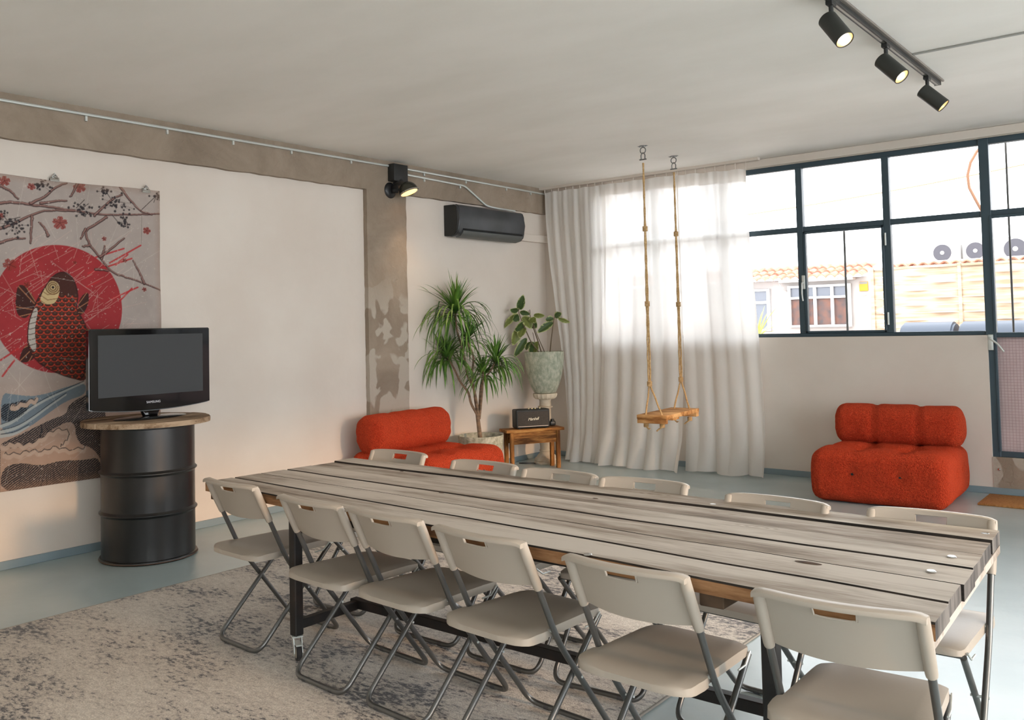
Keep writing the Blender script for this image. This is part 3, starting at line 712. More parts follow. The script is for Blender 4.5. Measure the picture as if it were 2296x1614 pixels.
bmesh.ops.bevel(bm, geom=[e for e in bm.edges if abs(e.verts[0].co.y-e.verts[1].co.y) < 1e-6 and e.verts[0].co.y < 0], offset=.006, segments=3, affect='EDGES')
obj('bezel', bm, M_gloss, tv, True, 30)
bm = B(); box(bm, -.372, .372, -.0325, -.028, .155, .552, .001, 1); obj('screen', bm, M_scr, tv)
bm = B(); box(bm, -.40, .40, .012, .035, .11, .575, .01, 3); box(bm, -.25, .25, .03, .075, .16, .50, .02, 3); obj('rear_housing', bm, M_black, tv)
bm = B(); tube(bm, [(x*.97, -.018, z-.004) for x, z in outer_b], .003, 6); obj('silver_edge', bm, M_silver, tv)
bm = B(); box(bm, -.05, .05, -.012, .03, .012, .09, .01, 3)
for v in bm.verts: v.co.x *= 1+.5*(v.co.z > .05)
obj('neck', bm, M_gloss, tv)
bm = B(); lathe(bm, [(0, 0), (.238, 0), (.25, .003), (.25, .006), (.235, .010), (0, .014)], 56, mat=Matrix.Translation((.0, .0, 0)) @ Matrix.Diagonal((1, .5, 1, 1))); obj('stand_base', bm, M_gloss, tv, True, 30)
T = Matrix.Translation((-.0, -.0365, .107)) @ Matrix.Rotation(PI/2, 4, 'X')
text_mesh('brand_lettering', 'SAMSUNG', .021, mat('silver_letters', (225, 226, 228), .4), tv, T, sp=1.05)

# ================================================================ POSTER ART (painted per vertex on the sheet)
ART = json.loads(r'''{"disc":[[-5.489,1.619],[-5.487,2.068],[-5.049,1.636],[-5.49,1.227]],"branches":[[[-5.848,2.3],[-5.751,2.318],[-5.653,2.31],[-5.538,2.312],[-5.381,2.299],[-5.23,2.289],[-5.117,2.285],[-4.911,2.305],[-4.752,2.321]],[[-5.665,2.319],[-5.564,2.382],[-5.506,2.447],[-5.433,2.482]],[[-5.602,2.332],[-5.434,2.364]],[[-5.058,2.489],[-5.0,2.41],[-4.91,2.326],[-4.819,2.309]],[[-5.848,2.138],[-5.776,2.168],[-5.665,2.242],[-5.564,2.289],[-5.381,2.299]],[[-5.653,2.236],[-5.666,2.06]],[[-5.848,2.049],[-5.776,2.079],[-5.7,2.09]],[[-5.16,2.27],[-5.244,2.208],[-5.307,2.176],[-5.286,2.083],[-5.204,1.991],[-5.119,1.885],[-5.003,1.849],[-4.884,1.814],[-4.752,1.764]],[[-5.307,2.176],[-5.334,2.114]],[[-4.884,1.814],[-4.914,1.891],[-4.965,1.974]],[[-5.19,1.985],[-5.168,2.069]],[[-5.273,2.07],[-5.321,2.06]],[[-5.204,1.991],[-5.031,2.126]],[[-5.244,2.277],[-5.116,2.399],[-5.044,2.434]],[[-5.232,1.908],[-5.148,1.897]],[[-5.353,2.498],[-5.407,2.391]],[[-5.552,2.119],[-5.571,2.171],[-5.609,2.201]],[[-5.848,2.41],[-5.788,2.385],[-5.739,2.338]]],"twigs":[[[-5.367,2.32],[-5.312,2.38]],[[-5.34,2.309],[-5.285,2.355]],[[-5.8,2.198],[-5.727,2.224]],[[-5.117,2.287],[-5.059,2.222]],[[-5.044,2.293],[-5.001,2.227]],[[-5.173,2.463],[-5.116,2.385],[-5.029,2.379]],[[-4.803,2.401],[-4.771,2.476]],[[-4.91,2.326],[-4.787,2.446]],[[-5.824,2.216],[-5.776,2.156]]],"leaves":[[-5.474,2.211,0.17,0.3],[-5.346,2.465,0.15,-0.5],[-5.659,2.431,0.09,1],[-4.858,2.191,0.1,0],[-5.172,2.12,0.06,0.5],[-5.025,1.972,0.06,1.2],[-4.881,1.771,0.06,2.0],[-5.794,1.913,0.15,0.8],[-5.691,1.788,0.08,2.4],[-5.824,2.445,0.12,1.6],[-5.375,1.95,0.05,0.2],[-5.848,2.22,0.08,1]],"berries":[[-5.326,2.304,0.09],[-5.758,2.17,0.09],[-5.073,2.368,0.1],[-5.589,2.451,0.07],[-5.03,2.245,0.06],[-5.812,2.198,0.08],[-5.173,2.449,0.06],[-4.771,2.447,0.05]],"body":[[-5.533,1.844],[-5.488,1.879],[-5.436,1.885],[-5.389,1.842],[-5.363,1.769],[-5.359,1.702],[-5.377,1.635],[-5.316,1.554],[-5.29,1.433],[-5.304,1.298],[-5.318,1.152],[-5.438,1.185],[-5.542,1.237],[-5.618,1.285],[-5.68,1.378],[-5.686,1.506],[-5.654,1.634],[-5.617,1.712],[-5.585,1.765]],"head":[[-5.617,1.673],[-5.585,1.765],[-5.533,1.838],[-5.475,1.793],[-5.489,1.714],[-5.525,1.661]],"eye":[[-5.525,1.779]],"finL":[[-5.629,1.686],[-5.703,1.788],[-5.752,1.787],[-5.762,1.647],[-5.741,1.583],[-5.692,1.57],[-5.648,1.634]],"finR":[[-5.363,1.648],[-5.343,1.716],[-5.288,1.76],[-5.282,1.689],[-5.316,1.608],[-5.363,1.588]],"finB":[[-5.667,1.416],[-5.716,1.379],[-5.739,1.291],[-5.68,1.288],[-5.617,1.337]],"tail":[[-5.37,1.541],[-5.437,1.396],[-5.458,1.252],[-5.372,1.155],[-5.291,1.15],[-5.249,1.364],[-5.289,1.514]],"belly":[[-5.648,1.647],[-5.617,1.634],[-5.642,1.505],[-5.624,1.35],[-5.667,1.377],[-5.688,1.48]],"wave1":[[-5.849,1.108],[-5.778,1.091],[-5.656,1.069],[-5.542,1.087],[-5.438,1.119],[-5.305,1.144],[-5.305,1.057],[-5.439,1.027],[-5.568,0.947],[-5.705,0.857],[-5.849,0.822]],"crest":[[[-5.849,0.897],[-5.778,0.915],[-5.705,0.971],[-5.606,1.027],[-5.504,1.071],[-5.318,1.138]],[[-5.849,0.86],[-5.754,0.875],[-5.656,0.929],[-5.555,0.997],[-5.439,1.067]],[[-5.849,0.835],[-5.766,0.838],[-5.681,0.88]]],"dark1":[[-5.849,1.034],[-5.778,1.034],[-5.693,1.059],[-5.668,1.006],[-5.742,0.937],[-5.849,0.916]],"dark2":[[-5.849,0.791],[-5.754,0.825],[-5.631,0.875],[-5.53,0.917],[-5.439,0.935],[-5.426,1.0],[-5.305,1.057],[-5.181,1.089],[-5.128,0.403],[-5.238,0.688],[-5.374,0.731],[-5.386,0.904],[-5.53,0.852],[-5.631,0.773],[-5.754,0.749],[-5.849,0.76]],"dark3":[[-5.849,0.636],[-5.73,0.658],[-5.607,0.616],[-5.479,0.639],[-5.321,0.618],[-5.211,0.631],[-5.184,0.385],[-5.849,0.463]],"foam":[[[-5.837,0.759],[-5.778,0.777],[-5.705,0.75],[-5.631,0.767],[-5.556,0.816],[-5.479,0.834],[-5.413,0.801],[-5.44,0.751],[-5.479,0.717]],[[-5.826,0.708],[-5.742,0.697],[-5.669,0.714],[-5.594,0.692],[-5.518,0.721],[-5.44,0.686],[-5.32,0.685]],[[-5.778,1.003],[-5.705,1.022],[-5.631,1.042]]],"scratch":[[[-5.133,1.953],[-4.905,2.084]],[[-5.12,1.705],[-4.929,1.785]],[[-5.765,1.305],[-5.837,1.208]],[[-5.232,1.99],[-5.031,2.056]],[[-5.287,1.879],[-4.973,1.988]],[[-5.849,1.308],[-5.741,1.38]],[[-5.09,1.941],[-5.002,2.015]],[[-5.063,1.691],[-4.974,1.777]],[[-5.205,1.827],[-5.302,1.784]]]}''')
def paint_poster():
    y0, y1, z0, z1 = -6.30, -4.756, .487, 2.488
    ny, nz = 440, 570
    yy = np.linspace(y0, y1, ny); zz = np.linspace(z0, z1, nz); Yg, Zg = np.meshgrid(yy, zz, indexing='ij')
    C = np.zeros((ny, nz, 3)); rng = np.random.RandomState(3)
    def c3(c): return np.array(lin(c))
    def vn(sc, seed, st=(1, 1)):
        r = np.random.RandomState(seed); n1 = int((y1-y0)*sc*st[0])+3; n2 = int((z1-z0)*sc*st[1])+3; gd = r.rand(n1, n2)
        a = (Yg-y0)*sc*st[0]; b = (Zg-z0)*sc*st[1]; i = a.astype(int); j = b.astype(int); fa = a-i; fb = b-j; fa = fa*fa*(3-2*fa); fb = fb*fb*(3-2*fb)
        return gd[i, j]*(1-fa)*(1-fb)+gd[i+1, j]*fa*(1-fb)+gd[i, j+1]*(1-fa)*fb+gd[i+1, j+1]*fa*fb
    base = c3((166, 154, 147)); pink = c3((176, 144, 124))
    k = np.clip((Zg-1.2)/-.6+.2, 0, 1)[..., None]; C[:] = base*(1-k)+pink*k
    def put(mask, col, op=1.0):
        m_ = (mask*op)[..., None] if mask.ndim == 2 else mask*op
        C[:] = C*(1-m_)+c3(col)*m_
    def poly(P):
        P = np.array(P); ins = np.zeros(Yg.shape, bool); n = len(P)
        for i in range(n):
            (xa, ya), (xb, yb) = P[i], P[(i+1) % n]
            if ya == yb: continue
            cnd = ((Zg > min(ya, yb)) & (Zg <= max(ya, yb))) & (Yg < (xb-xa)*(Zg-ya)/(yb-ya)+xa); ins ^= cnd
        return ins.astype(float)
    def smooth(P, n=3, closed=True):
        P = [np.array(p) for p in P]
        for _ in range(n):
            Q = []; m_ = len(P)
            for i in range(m_ if closed else m_-1):
                a, b = P[i], P[(i+1) % m_]; Q += [a*.75+b*.25, a*.25+b*.75]
            if not closed: Q = [P[0]]+Q+[P[-1]]
            P = Q
        return P
    def line(P, w0, w1=None, jit=0):
        w1 = w0 if w1 is None else w1; out = np.zeros(Yg.shape); P = [np.array(p) for p in P]; n = len(P)-1
        for i in range(n):
            a, b = P[i], P[i+1]; wd = w0+(w1-w0)*i/max(1, n)
            m_ = .02; sy = (yy > min(a[0], b[0])-m_) & (yy < max(a[0], b[0])+m_); sz = (zz > min(a[1], b[1])-m_) & (zz < max(a[1], b[1])+m_)
            iy = np.where(sy)[0]; iz = np.where(sz)[0]
            if not len(iy) or not len(iz): continue
            sl = (slice(iy[0], iy[-1]+1), slice(iz[0], iz[-1]+1)); d = b-a; L2 = d@d+1e-12
            t = np.clip(((Yg[sl]-a[0])*d[0]+(Zg[sl]-a[1])*d[1])/L2, 0, 1)
            ds = np.hypot(Yg[sl]-a[0]-t*d[0], Zg[sl]-a[1]-t*d[1]); out[sl] = np.maximum(out[sl], np.clip((wd-ds)/.002+.5, 0, 1))
        return out
    def disc(c, r): return np.clip((r-np.hypot(Yg-c[0], Zg-c[1]))/.003+.5, 0, 1)
    # sun disc
    cy, cz = ART['disc'][0]; rr_ = .425; cy = -5.475; cz = 1.638
    dm = disc((cy, cz), rr_); put(dm, (152, 34, 40), .95)
    for P in ART['scratch'][:9]: put(line(P, .006, .001), (176, 48, 50), .9)
    for i in range(150):    # distress strokes
        a = np.array([cy+rng.uniform(-.45, .45), cz+rng.uniform(-.45, .45)]); ln = rng.uniform(.03, .22); an = rng.uniform(.45, .75) if i % 3 else rng.uniform(0, 3)
        put(line([a, a+ln*np.array([math.cos(an), math.sin(an)])], .0012, .0006), (205, 170, 158), .55)
    # leaves
    def leaf(c, s, a, col=(138, 52, 44)):
        P = []
        for i in range(40):
            th = 2*PI*i/40; r_ = s*.5*(.62+.38*abs(math.cos(2.5*th))**.7)*(1 if (i % 4) else .88); P.append((c[0]+r_*math.cos(th+a), c[1]+r_*math.sin(th+a)*.9))
        m_ = poly(P); put(m_, col, .85)
        for q in range(5):
            th = a+2*PI*q/5; put(line([c, (c[0]+s*.42*math.cos(th), c[1]+s*.38*math.sin(th))], .0018), (84, 34, 32), .8)
    for x in ART['leaves']: leaf(x[:2], x[2]*.62, x[3])
    for P in ART['branches'][::1]:
        P = smooth(P, 2, False); P = [p+rng.uniform(-.003, .003, 2) for p in P]
        put(line(P, .011, .006), (64, 44, 42), .9); put(line([p+np.array([.001, .003]) for p in P], .005, .002), (150, 112, 104), .8)
    for P in ART['twigs']: put(line(P, .0025, .0015), (56, 44, 44), .9)
    for b in ART['berries']:
        for i in range(int(240*b[2])+8):
            p = (b[0]+rng.normal(0, b[2]*.45), b[1]+rng.normal(0, b[2]*.33)); put(disc(p, rng.uniform(.006, .009)), (44, 42, 46), .92); put(line([p, (b[0]+(p[0]-b[0])*.4, b[1]+(p[1]-b[1])*.4)], .0012), (66, 52, 52), .7)
    # plain stylised fish
    for kf in ('tail', 'finL', 'finR', 'finB'):
        P = smooth(ART[kf], 2); m_ = poly(P); put(m_, (54, 36, 32) if kf != 'tail' else (78, 36, 28), .95)
        c = np.mean(np.array(ART[kf]), 0); P0 = np.array(ART['body']).mean(0)
        rt = c+(P0-c)*.45
        for q in ART[kf]: put(line([rt, rt+(np.array(q)-rt)*.95], .0028, .001)*m_, (176, 118, 84), .8)
    bm_ = poly(smooth(ART['body'], 2)); put(bm_, (66, 40, 34), .97)
    # scales: rows of arcs
    hd = poly(smooth(ART['head'], 2))
    for r in range(34):
        for q in range(14):
            c = (-5.72+q*.046+(r % 2)*.023, 1.76-r*.030)
            d = np.hypot((Yg-c[0]), (Zg-c[1])*1.15); arc = np.clip((.0035-abs(d-.025))/.002+.5, 0, 1)*(Zg < c[1]-.002)
            put(arc*bm_*(1-hd)*(c[1] < 1.74), (186, 66, 44), .9)
            put(np.clip((.010-d)/.01, 0, 1)*bm_*(1-hd)*(c[1] < 1.74), (110, 92, 70), .5)
    be = poly(smooth(ART['belly'], 2)); put(be, (178, 170, 160), .95)
    for i in range(12):
        z = 1.62-i*.035; put(line([(-5.70, z), (-5.67, z-.012), (-5.63, z)], .0025)*be, (70, 50, 44), .9)
    put(hd, (190, 166, 122), .97); ey = ART['eye'][0]
    for r_ in (.045, .032, .02): put(np.clip((.004-abs(np.hypot(Yg-ey[0], Zg-ey[1])-r_))/.002+.5, 0, 1)*hd, (104, 74, 48), .9)
    put(disc(ey, .009), (40, 30, 28), 1)
    for i in range(4):
        z = 1.80-i*.035; put(line([(-5.62, z-.03), (-5.56, z-.07), (-5.50, z-.06)], .003)*hd, (120, 84, 52), .8)
    put(line(smooth(list(ART['body'])+[ART['body'][0]], 2, False), .004), (40, 28, 28), .8)
    # water: plain flowing bands
    m_ = poly(smooth(ART['wave1'], 2)); put(m_, (104, 120, 130), .9)
    for P in ART['crest']: put(line(smooth(P, 2, False), .012, .004), (176, 176, 170), .8); put(line(smooth([(a_, b_+.012) for a_, b_ in P], 2, False), .0025), (50, 56, 64), .9)
    hat = (vn(34, 5, (1, 4)) > .36).astype(float)
    rot = Yg*math.cos(.6)+Zg*math.sin(.6); rt2 = -Yg*math.sin(.6)+Zg*math.cos(.6)
    hatch = ((np.sin(rt2*520+vn(12, 8)*9) > -.82)).astype(float)
    for kf in ('dark1', 'dark2', 'dark3'): put(poly(smooth(ART[kf], 2))*hatch, (34, 35, 40), .95)
    ext = ((Zg < .80) & (Yg < -5.85)).astype(float)*hatch*(vn(5, 11) > .4); put(ext, (44, 46, 52), .9)
    for P in ART['foam']:
        P = smooth(P, 2, False); Q = [p+np.array([0, .010*math.sin(i*1.9)]) for i, p in enumerate(P)]
        put(line(Q, .016, .012), (188, 160, 140), .9); put(line([q+np.array([0, .016]) for q in Q], .0028), (52, 46, 48), .9)
    for i in range(7):   # lines on the left, beyond the picture's edge the same style
        z = 1.10-i*.07; P = [(-6.3, z), (-6.15, z+.03), (-6.0, z-.02), (-5.87, z+.01)]; put(line(smooth(P, 2, False), .006), (70, 76, 84), .8)
    # creases, fading and wear
    for i in range(60):
        a = np.array([rng.uniform(y0, y1), rng.uniform(z0, z1)]); ln = rng.uniform(.05, .35); an = rng.uniform(0, PI)
        put(line([a, a+ln*np.array([math.cos(an), math.sin(an)])], .0014, .0008), (216, 206, 196), .28)
    wv = (.86+.2*vn(5, 21)+.07*vn(30, 22))[..., None]; C[:] = C*wv
    spk = (vn(120, 31) > .93).astype(float); put(spk, (206, 192, 182), .5)
    edge = np.minimum(np.minimum(Yg-y0, y1-Yg), np.minimum(Zg-z0, z1-Zg)); put(np.clip(1-edge/.05, 0, 1)*.5, (150, 118, 96), .7)
    # geometry
    X = .006+.004*np.sin(Zg*7+Yg*3)+.004*(vn(6, 41)+vn(13, 42)*.5)+.012*np.clip((z0+.5-Zg), 0, 1)*np.abs(np.sin(Yg*5))
    co = np.stack([X, Yg+.004*np.sin(Zg*5)*(Yg-y0 > 1.4), Zg+.006*np.sin((Yg-y0)*5.5)*((Zg-z0)/2)], -1).reshape(-1, 3)
    I = np.arange(ny*nz).reshape(ny, nz); F = np.stack([I[:-1, :-1], I[1:, :-1], I[1:, 1:], I[:-1, 1:]], -1).reshape(-1, 4)
    me = bpy.data.meshes.new('tapestry'); me.vertices.add(len(co)); me.vertices.foreach_set('co', co.astype(np.float32).ravel())
    me.loops.add(F.size); me.loops.foreach_set('vertex_index', F.astype(np.int32).ravel()); me.polygons.add(len(F))
    me.polygons.foreach_set('loop_start', np.arange(0, F.size, 4, dtype=np.int32)); me.polygons.foreach_set('use_smooth', np.ones(len(F), bool)); me.update(calc_edges=True)
    at = me.color_attributes.new('Col', 'FLOAT_COLOR', 'POINT'); at.data.foreach_set('color', np.concatenate([C.reshape(-1, 3), np.ones((len(co), 1))], 1).astype(np.float32).ravel())
    return me
ps = obj('poster', paint_poster(), attr_mat('printed_cloth', .9, .25, 25), smooth=False)
tag(ps, 'crumpled hanging poster with a red disc, a fish, branches and waves on the left wall', 'poster')
md = ps.modifiers.new('thickness', 'SOLIDIFY'); md.thickness = .0008; md.offset = -1
for y, z, lb in ((-5.515, 2.49, 'dull metal bulldog clip holding the top of the poster nearer its middle'), (-4.868, 2.483, 'shiny metal bulldog clip holding the top right corner of the poster')):
    t = thing('bulldog_clip', lb, 'clip', (.012, y, z), 0, 'metal clips holding the poster')
    bm = B(); poly_prism(bm, [(.012, -.014), (.012, .0), (.004, .016), (-.004, .016), (-.010, 0), (-.010, -.014), (-.006, -.012), (-.004, .008), (.004, .008), (.008, -.012)], 'y', -.03, .03)
    for v in bm.verts: v.co = Vector((v.co.x, v.co.y, v.co.z))
    # profile given in (x,z)
    obj('jaw', bm, M_chrome, t, False)
    bm = B(); tube(bm, [(.006, -.016, .006), (.012, -.014, .022), (.012, 0, .034), (.012, .014, .022), (.006, .016, .006)], .0025, 6); lathe(bm, [(0, 0), (.011, 0), (.011, .003), (0, .003)], 14, mat=Matrix.Translation((.004, 0, .03)) @ Matrix.Rotation(PI/2, 4, 'Y')); obj('lever', bm, M_chrome, t)
    bm = B(); tube(bm, [(-.013, 0, .035), (.008, 0, .04), (.010, 0, .046)], .002, 6); obj('nail', bm, M_galv, t)

# ================================================================ AIR CONDITIONER
ac = thing('air_conditioner', 'black wall mounted air conditioner below the concrete beam', 'air conditioner', (0, -1.16, 2.365))
M_acb = mat('black_ac_shell', (44, 47, 50), .28, var=(62, 65, 70), vscale=3.5, spec=.5); M_acs = mat('black_ac_side', (34, 36, 34), .6)
prof = [(.002, .0), (.09, -.012), (.15, .0), (.185, .03), (.198, .07), (.205, .16), (.200, .25), (.185, .290), (.16, .304), (.002, .306)]
bm = B(); poly_prism(bm, prof, 'y', -.53, .53)
bmesh.ops.bevel(bm, geom=[e for e in bm.edges if abs(e.verts[0].co.y-e.verts[1].co.y) < 1e-6 and min(e.verts[0].co.x, e.verts[1].co.x) > .05], offset=.012, segments=3, affect='EDGES')
obj('shell', bm, M_acb, ac, True, 40)
for s in (-1, 1):
    bm = B(); poly_prism(bm, [(.004, .004), (.09, -.006), (.14, .008), (.165, .05), (.175, .15), (.165, .285), (.14, .297), (.004, .301)], 'y', s*.529, s*.534); obj('side_panel', bm, M_acs, ac, False)
bm = B(); poly_prism(bm, [(.10, -.018), (.16, -.006), (.197, .03), (.200, .045), (.193, .045), (.155, .004), (.10, -.010)], 'y', -.47, .49); obj('air_flap', bm, mat('grey_flap', (86, 88, 86), .45), ac, True, 40)
bm = B(); poly_prism(bm, [(.196, .05), (.2035, .05), (.205, .066), (.198, .066)], 'y', -.47, .48); obj('air_slot', bm, mat('dark_slot', (8, 9, 9), .8), ac, False)
bm = B(); tube(bm, fillet([(.06, .52, .15), (.06, .58, .155), (.06, .60, .185), (.03, .61, .19), (-.004, .61, .19)], .03), .026, 12)
for k in range(5): tube(bm, [(.06, .545+k*.008, .152+.0015*k), (.06, .549+k*.008, .1525+.0015*k)], .029, 12)
obj('pipe', bm, M_black, ac)

# ================================================================ CONDUITS ON THE BEAM
def conduit(name, pts, lb, clips, r=.0105):
    bm = B(); tube(bm, fillet(pts, .05, 4), r, 8); t = tag(obj(name, bm, M_galv), lb, 'conduit')
    for (y, z) in clips:
        bm = B(); box(bm, .047, .062, y-.008, y+.008, z-.034, z+.012, .002, 1); lathe(bm, [(0, 0), (.007, 0), (.006, .004), (0, .005)], 10, mat=Matrix.Translation((.06, y, z-.026)) @ Matrix.Rotation(PI/2, 4, 'Y')); obj('saddle_clip', bm, M_galv, t)
    return t
conduit('conduit', [(.062, YB+.01, 2.935), (.062, -2.505, 2.957)], 'long metal conduit along the beam left of the black junction box', [(y, 2.936+(y+5.87)*.0065) for y in (-5.32, -4.72, -4.16, -3.6, -2.95)])
conduit('conduit', [(.062, -2.30, 2.957), (.062, -.02, 2.942)], 'upper straight metal conduit along the beam right of the junction box', [(y, 2.956+(y+2.3)*-.006) for y in (-2.02, -1.41, -.75, -.32)])
conduit('conduit', [(.062, -2.30, 2.905), (.062, -1.44, 2.888), (.062, -1.10, 2.715), (.11, -.98, 2.695), (.11, -.68, 2.692)], 'lower metal conduit bending down to the air conditioner', [(-2.02, 2.899), (-1.50, 2.889)])

# ================================================================ WALL LAMP + JUNCTION BOX
jb = thing('junction_box', 'black junction box with round lower cap on the concrete beam', 'junction box', (.048, -2.405, 2.90))
bm = B(); box(bm, 0, .085, -.095, .085, -.085, .075, .006, 2); obj('case', bm, M_blackmatte, jb)
bm = B(); lathe(bm, [(0, 0), (.05, 0), (.05, .02), (.044, .03), (0, .032)], 24, mat=Matrix.Translation((.048, 0, -.10)) @ Matrix.Rotation(-.35, 4, 'Y')); obj('cap', bm, M_black, jb)
wlmp = thing('wall_lamp', 'black dome wall spotlight glowing warm below the junction box on the column', 'wall lamp', (.048, -2.47, 2.735))
bm = B(); lathe(bm, [(0, .02), (.05, .018), (.072, .006), (.075, 0), (0, 0)], 32, mat=Matrix.Rotation(PI/2, 4, 'Y')); obj('wall_plate', bm, M_black, wlmp)
bm = B(); box(bm, .015, .10, -.008, .008, -.035, .04, .006, 2); tube(bm, [(.05, -.02, -.01), (.12, .03, 0)], .012, 10); obj('bracket', bm, M_black, wlmp)
dl = Vector((.30, .13, -.80)).normalized()
Md = aim(Vector((.155, .075, .0)), dl)
bm = B(); pr = [(.088*math.sin(a), .092*math.cos(a)-.02) for a in [PI/2*k/10 for k in range(11)]]; lathe(bm, pr[::-1]+[], 32, mat=Md); obj('dome_shade', bm, mat('bronze_black', (44, 44, 36), .25, spec=.6), wlmp)
bm = B(); lathe(bm, [(.088, -.020), (.093, -.024), (.093, -.034), (.086, -.038), (.078, -.034), (.080, -.024), (.088, -.02)], 32, mat=Md); obj('chrome_rim', bm, M_chrome, wlmp)
bm = B(); lathe(bm, [(0, -.042), (.04, -.040), (.079, -.033)], 32, mat=Md); obj('lamp_glass', bm, emis('warm_lamp_glass', (1, .46, .13), 1.15), wlmp)
light('wall_lamp_glow', 'SPOT', Vector((.048, -2.47, 2.735))+Vector((.155, .075, 0))+dl*.05, 9, (1, .68, .38), spot_size=math.radians(110), spot_blend=.8, shadow_soft_size=.05, dir=dl)

# ================================================================ CEILING TRACK
tr = thing('ceiling_track', 'dark ceiling track rail for the three spotlights', 'track rail', (4.60, -4.0, H))
bm = B(); box(bm, -.018, .018, -2.6, 2.10, -.034, -.012, .002, 1); obj('rail', bm, M_blackmatte, tr)
bm = B(); box(bm, -.006, .006, -2.6, 2.095, -.0345, -.033); obj('slot', bm, mat('rail_slot', (120, 118, 110), .4, .6), tr)
bm = B(); box(bm, .02, .036, -2.6, 2.12, -.012, -.0005, .002, 1); box(bm, -.022, .02, 2.10, 2.105, -.035, -.012); box(bm, -.02, .02, -2.6, 2.10, -.0125, -.0005); obj('rail_cover', bm, mat('rail_cover', (120, 112, 104), .5), tr)
bm = B(); box(bm, 4.638, 9.5, -2.655, -2.635, H-.010, H-.0005, .002, 1); tag(obj('cable_duct', bm, mat('grey_duct', (150, 148, 142), .5)), 'thin grey cable duct crossing the ceiling from the track rail', 'cable duct')
M_sp = mat('spot_body', (44, 46, 42), .5)
def spot(y, d, lb, e):
    t = thing('track_spotlight', lb, 'spotlight', (4.60, y, H-.034), 0, 'black cylinder spotlights on the ceiling track')
    bm = B(); box(bm, -.017, .017, -.03, .03, -.022, .0, .003, 1); tube(bm, [(0, 0, -.02), (0, 0, -.03), (.0, 0, -.095)], .011, 10); obj('stem', bm, M_blackmatte, t)
    c = Vector((0, 0, -.11)); dv = Vector(d).normalized(); Mx = aim(c, dv)
    bm = B(); lathe(bm, [(0, .045), (.040, .045), (.0455, .04), (.0455, -.125), (.043, -.128), (.0405, -.125), (.040, -.095)], 36, mat=Mx); obj('body', bm, M_sp, t, True, 30)
    bm = B(); lathe(bm, [(.0400, -.122), (.037, -.105), (.030, -.088), (.019, -.078)], 32, mat=Mx); rf = obj('reflector', bm, mat('gold_reflector', (236, 206, 160), .25, .5), t)
    bm = B(); lathe(bm, [(0, -.114), (.014, -.111), (.021, -.102), (.022, -.085)], 24, mat=Mx); obj('lens', bm, emis('bright_lens', (1, .84, .6), 3), t)
    light('spot_glow', 'SPOT', Vector((4.60, y, H-.034))+c+dv*.14, e, (1, .78, .52), spot_size=math.radians(55), spot_blend=.5, shadow_soft_size=.03, dir=dv)
spot(-3.95, (.50, -.22, -.72), 'black cylinder spotlight nearest the camera on the ceiling track, lens facing us', 14)
spot(-3.06, (.56, -.12, -.62), 'middle black cylinder spotlight on the ceiling track', 14)
spot(-2.175, (.62, .06, -.64), 'black cylinder spotlight at the far end of the ceiling track', 14)

# ================================================================ SWING
M_shk = mat('dull_steel_hardware', (128, 130, 128), .35, .8)
swg = thing('swing', 'wooden plank swing hung on two ropes from the ceiling in front of the curtain', 'swing', (2.11, -1.085, .63))
O_ = Vector((2.11, -1.085, .63))
M_rope = mat('hemp_rope', (176, 140, 92), .9, var=(206, 172, 124), vscale=60, bump=.6, bscale=120)
bm = B(); ca, cb = Vector((2.142, -1.455)), Vector((2.078, -.715)); ax = (cb-ca); Ls = ax.length; an = math.atan2(ax.y, ax.x)-PI/2
Ms = Matrix.Rotation(an, 4, 'Z')
box(bm, -.137, .137, -Ls/2, Ls/2, -.0, .036, .003, 2, Ms); obj('plank', bm, M_pine, swg)
for y0, y1 in ((-Ls/2+.001, -Ls/2+.042), (Ls/2-.06, Ls/2-.001)):
    bm = B(); box(bm, -.134, .134, y0, y1, -.036, -.0005, .003, 2, Ms); obj('cleat', bm, M_pine, swg)
bm = B(); box(bm, -.05, .09, -.12, .02, -.03, -.0005, .003, 2, Ms); obj('brace_block', bm, M_pine, swg)
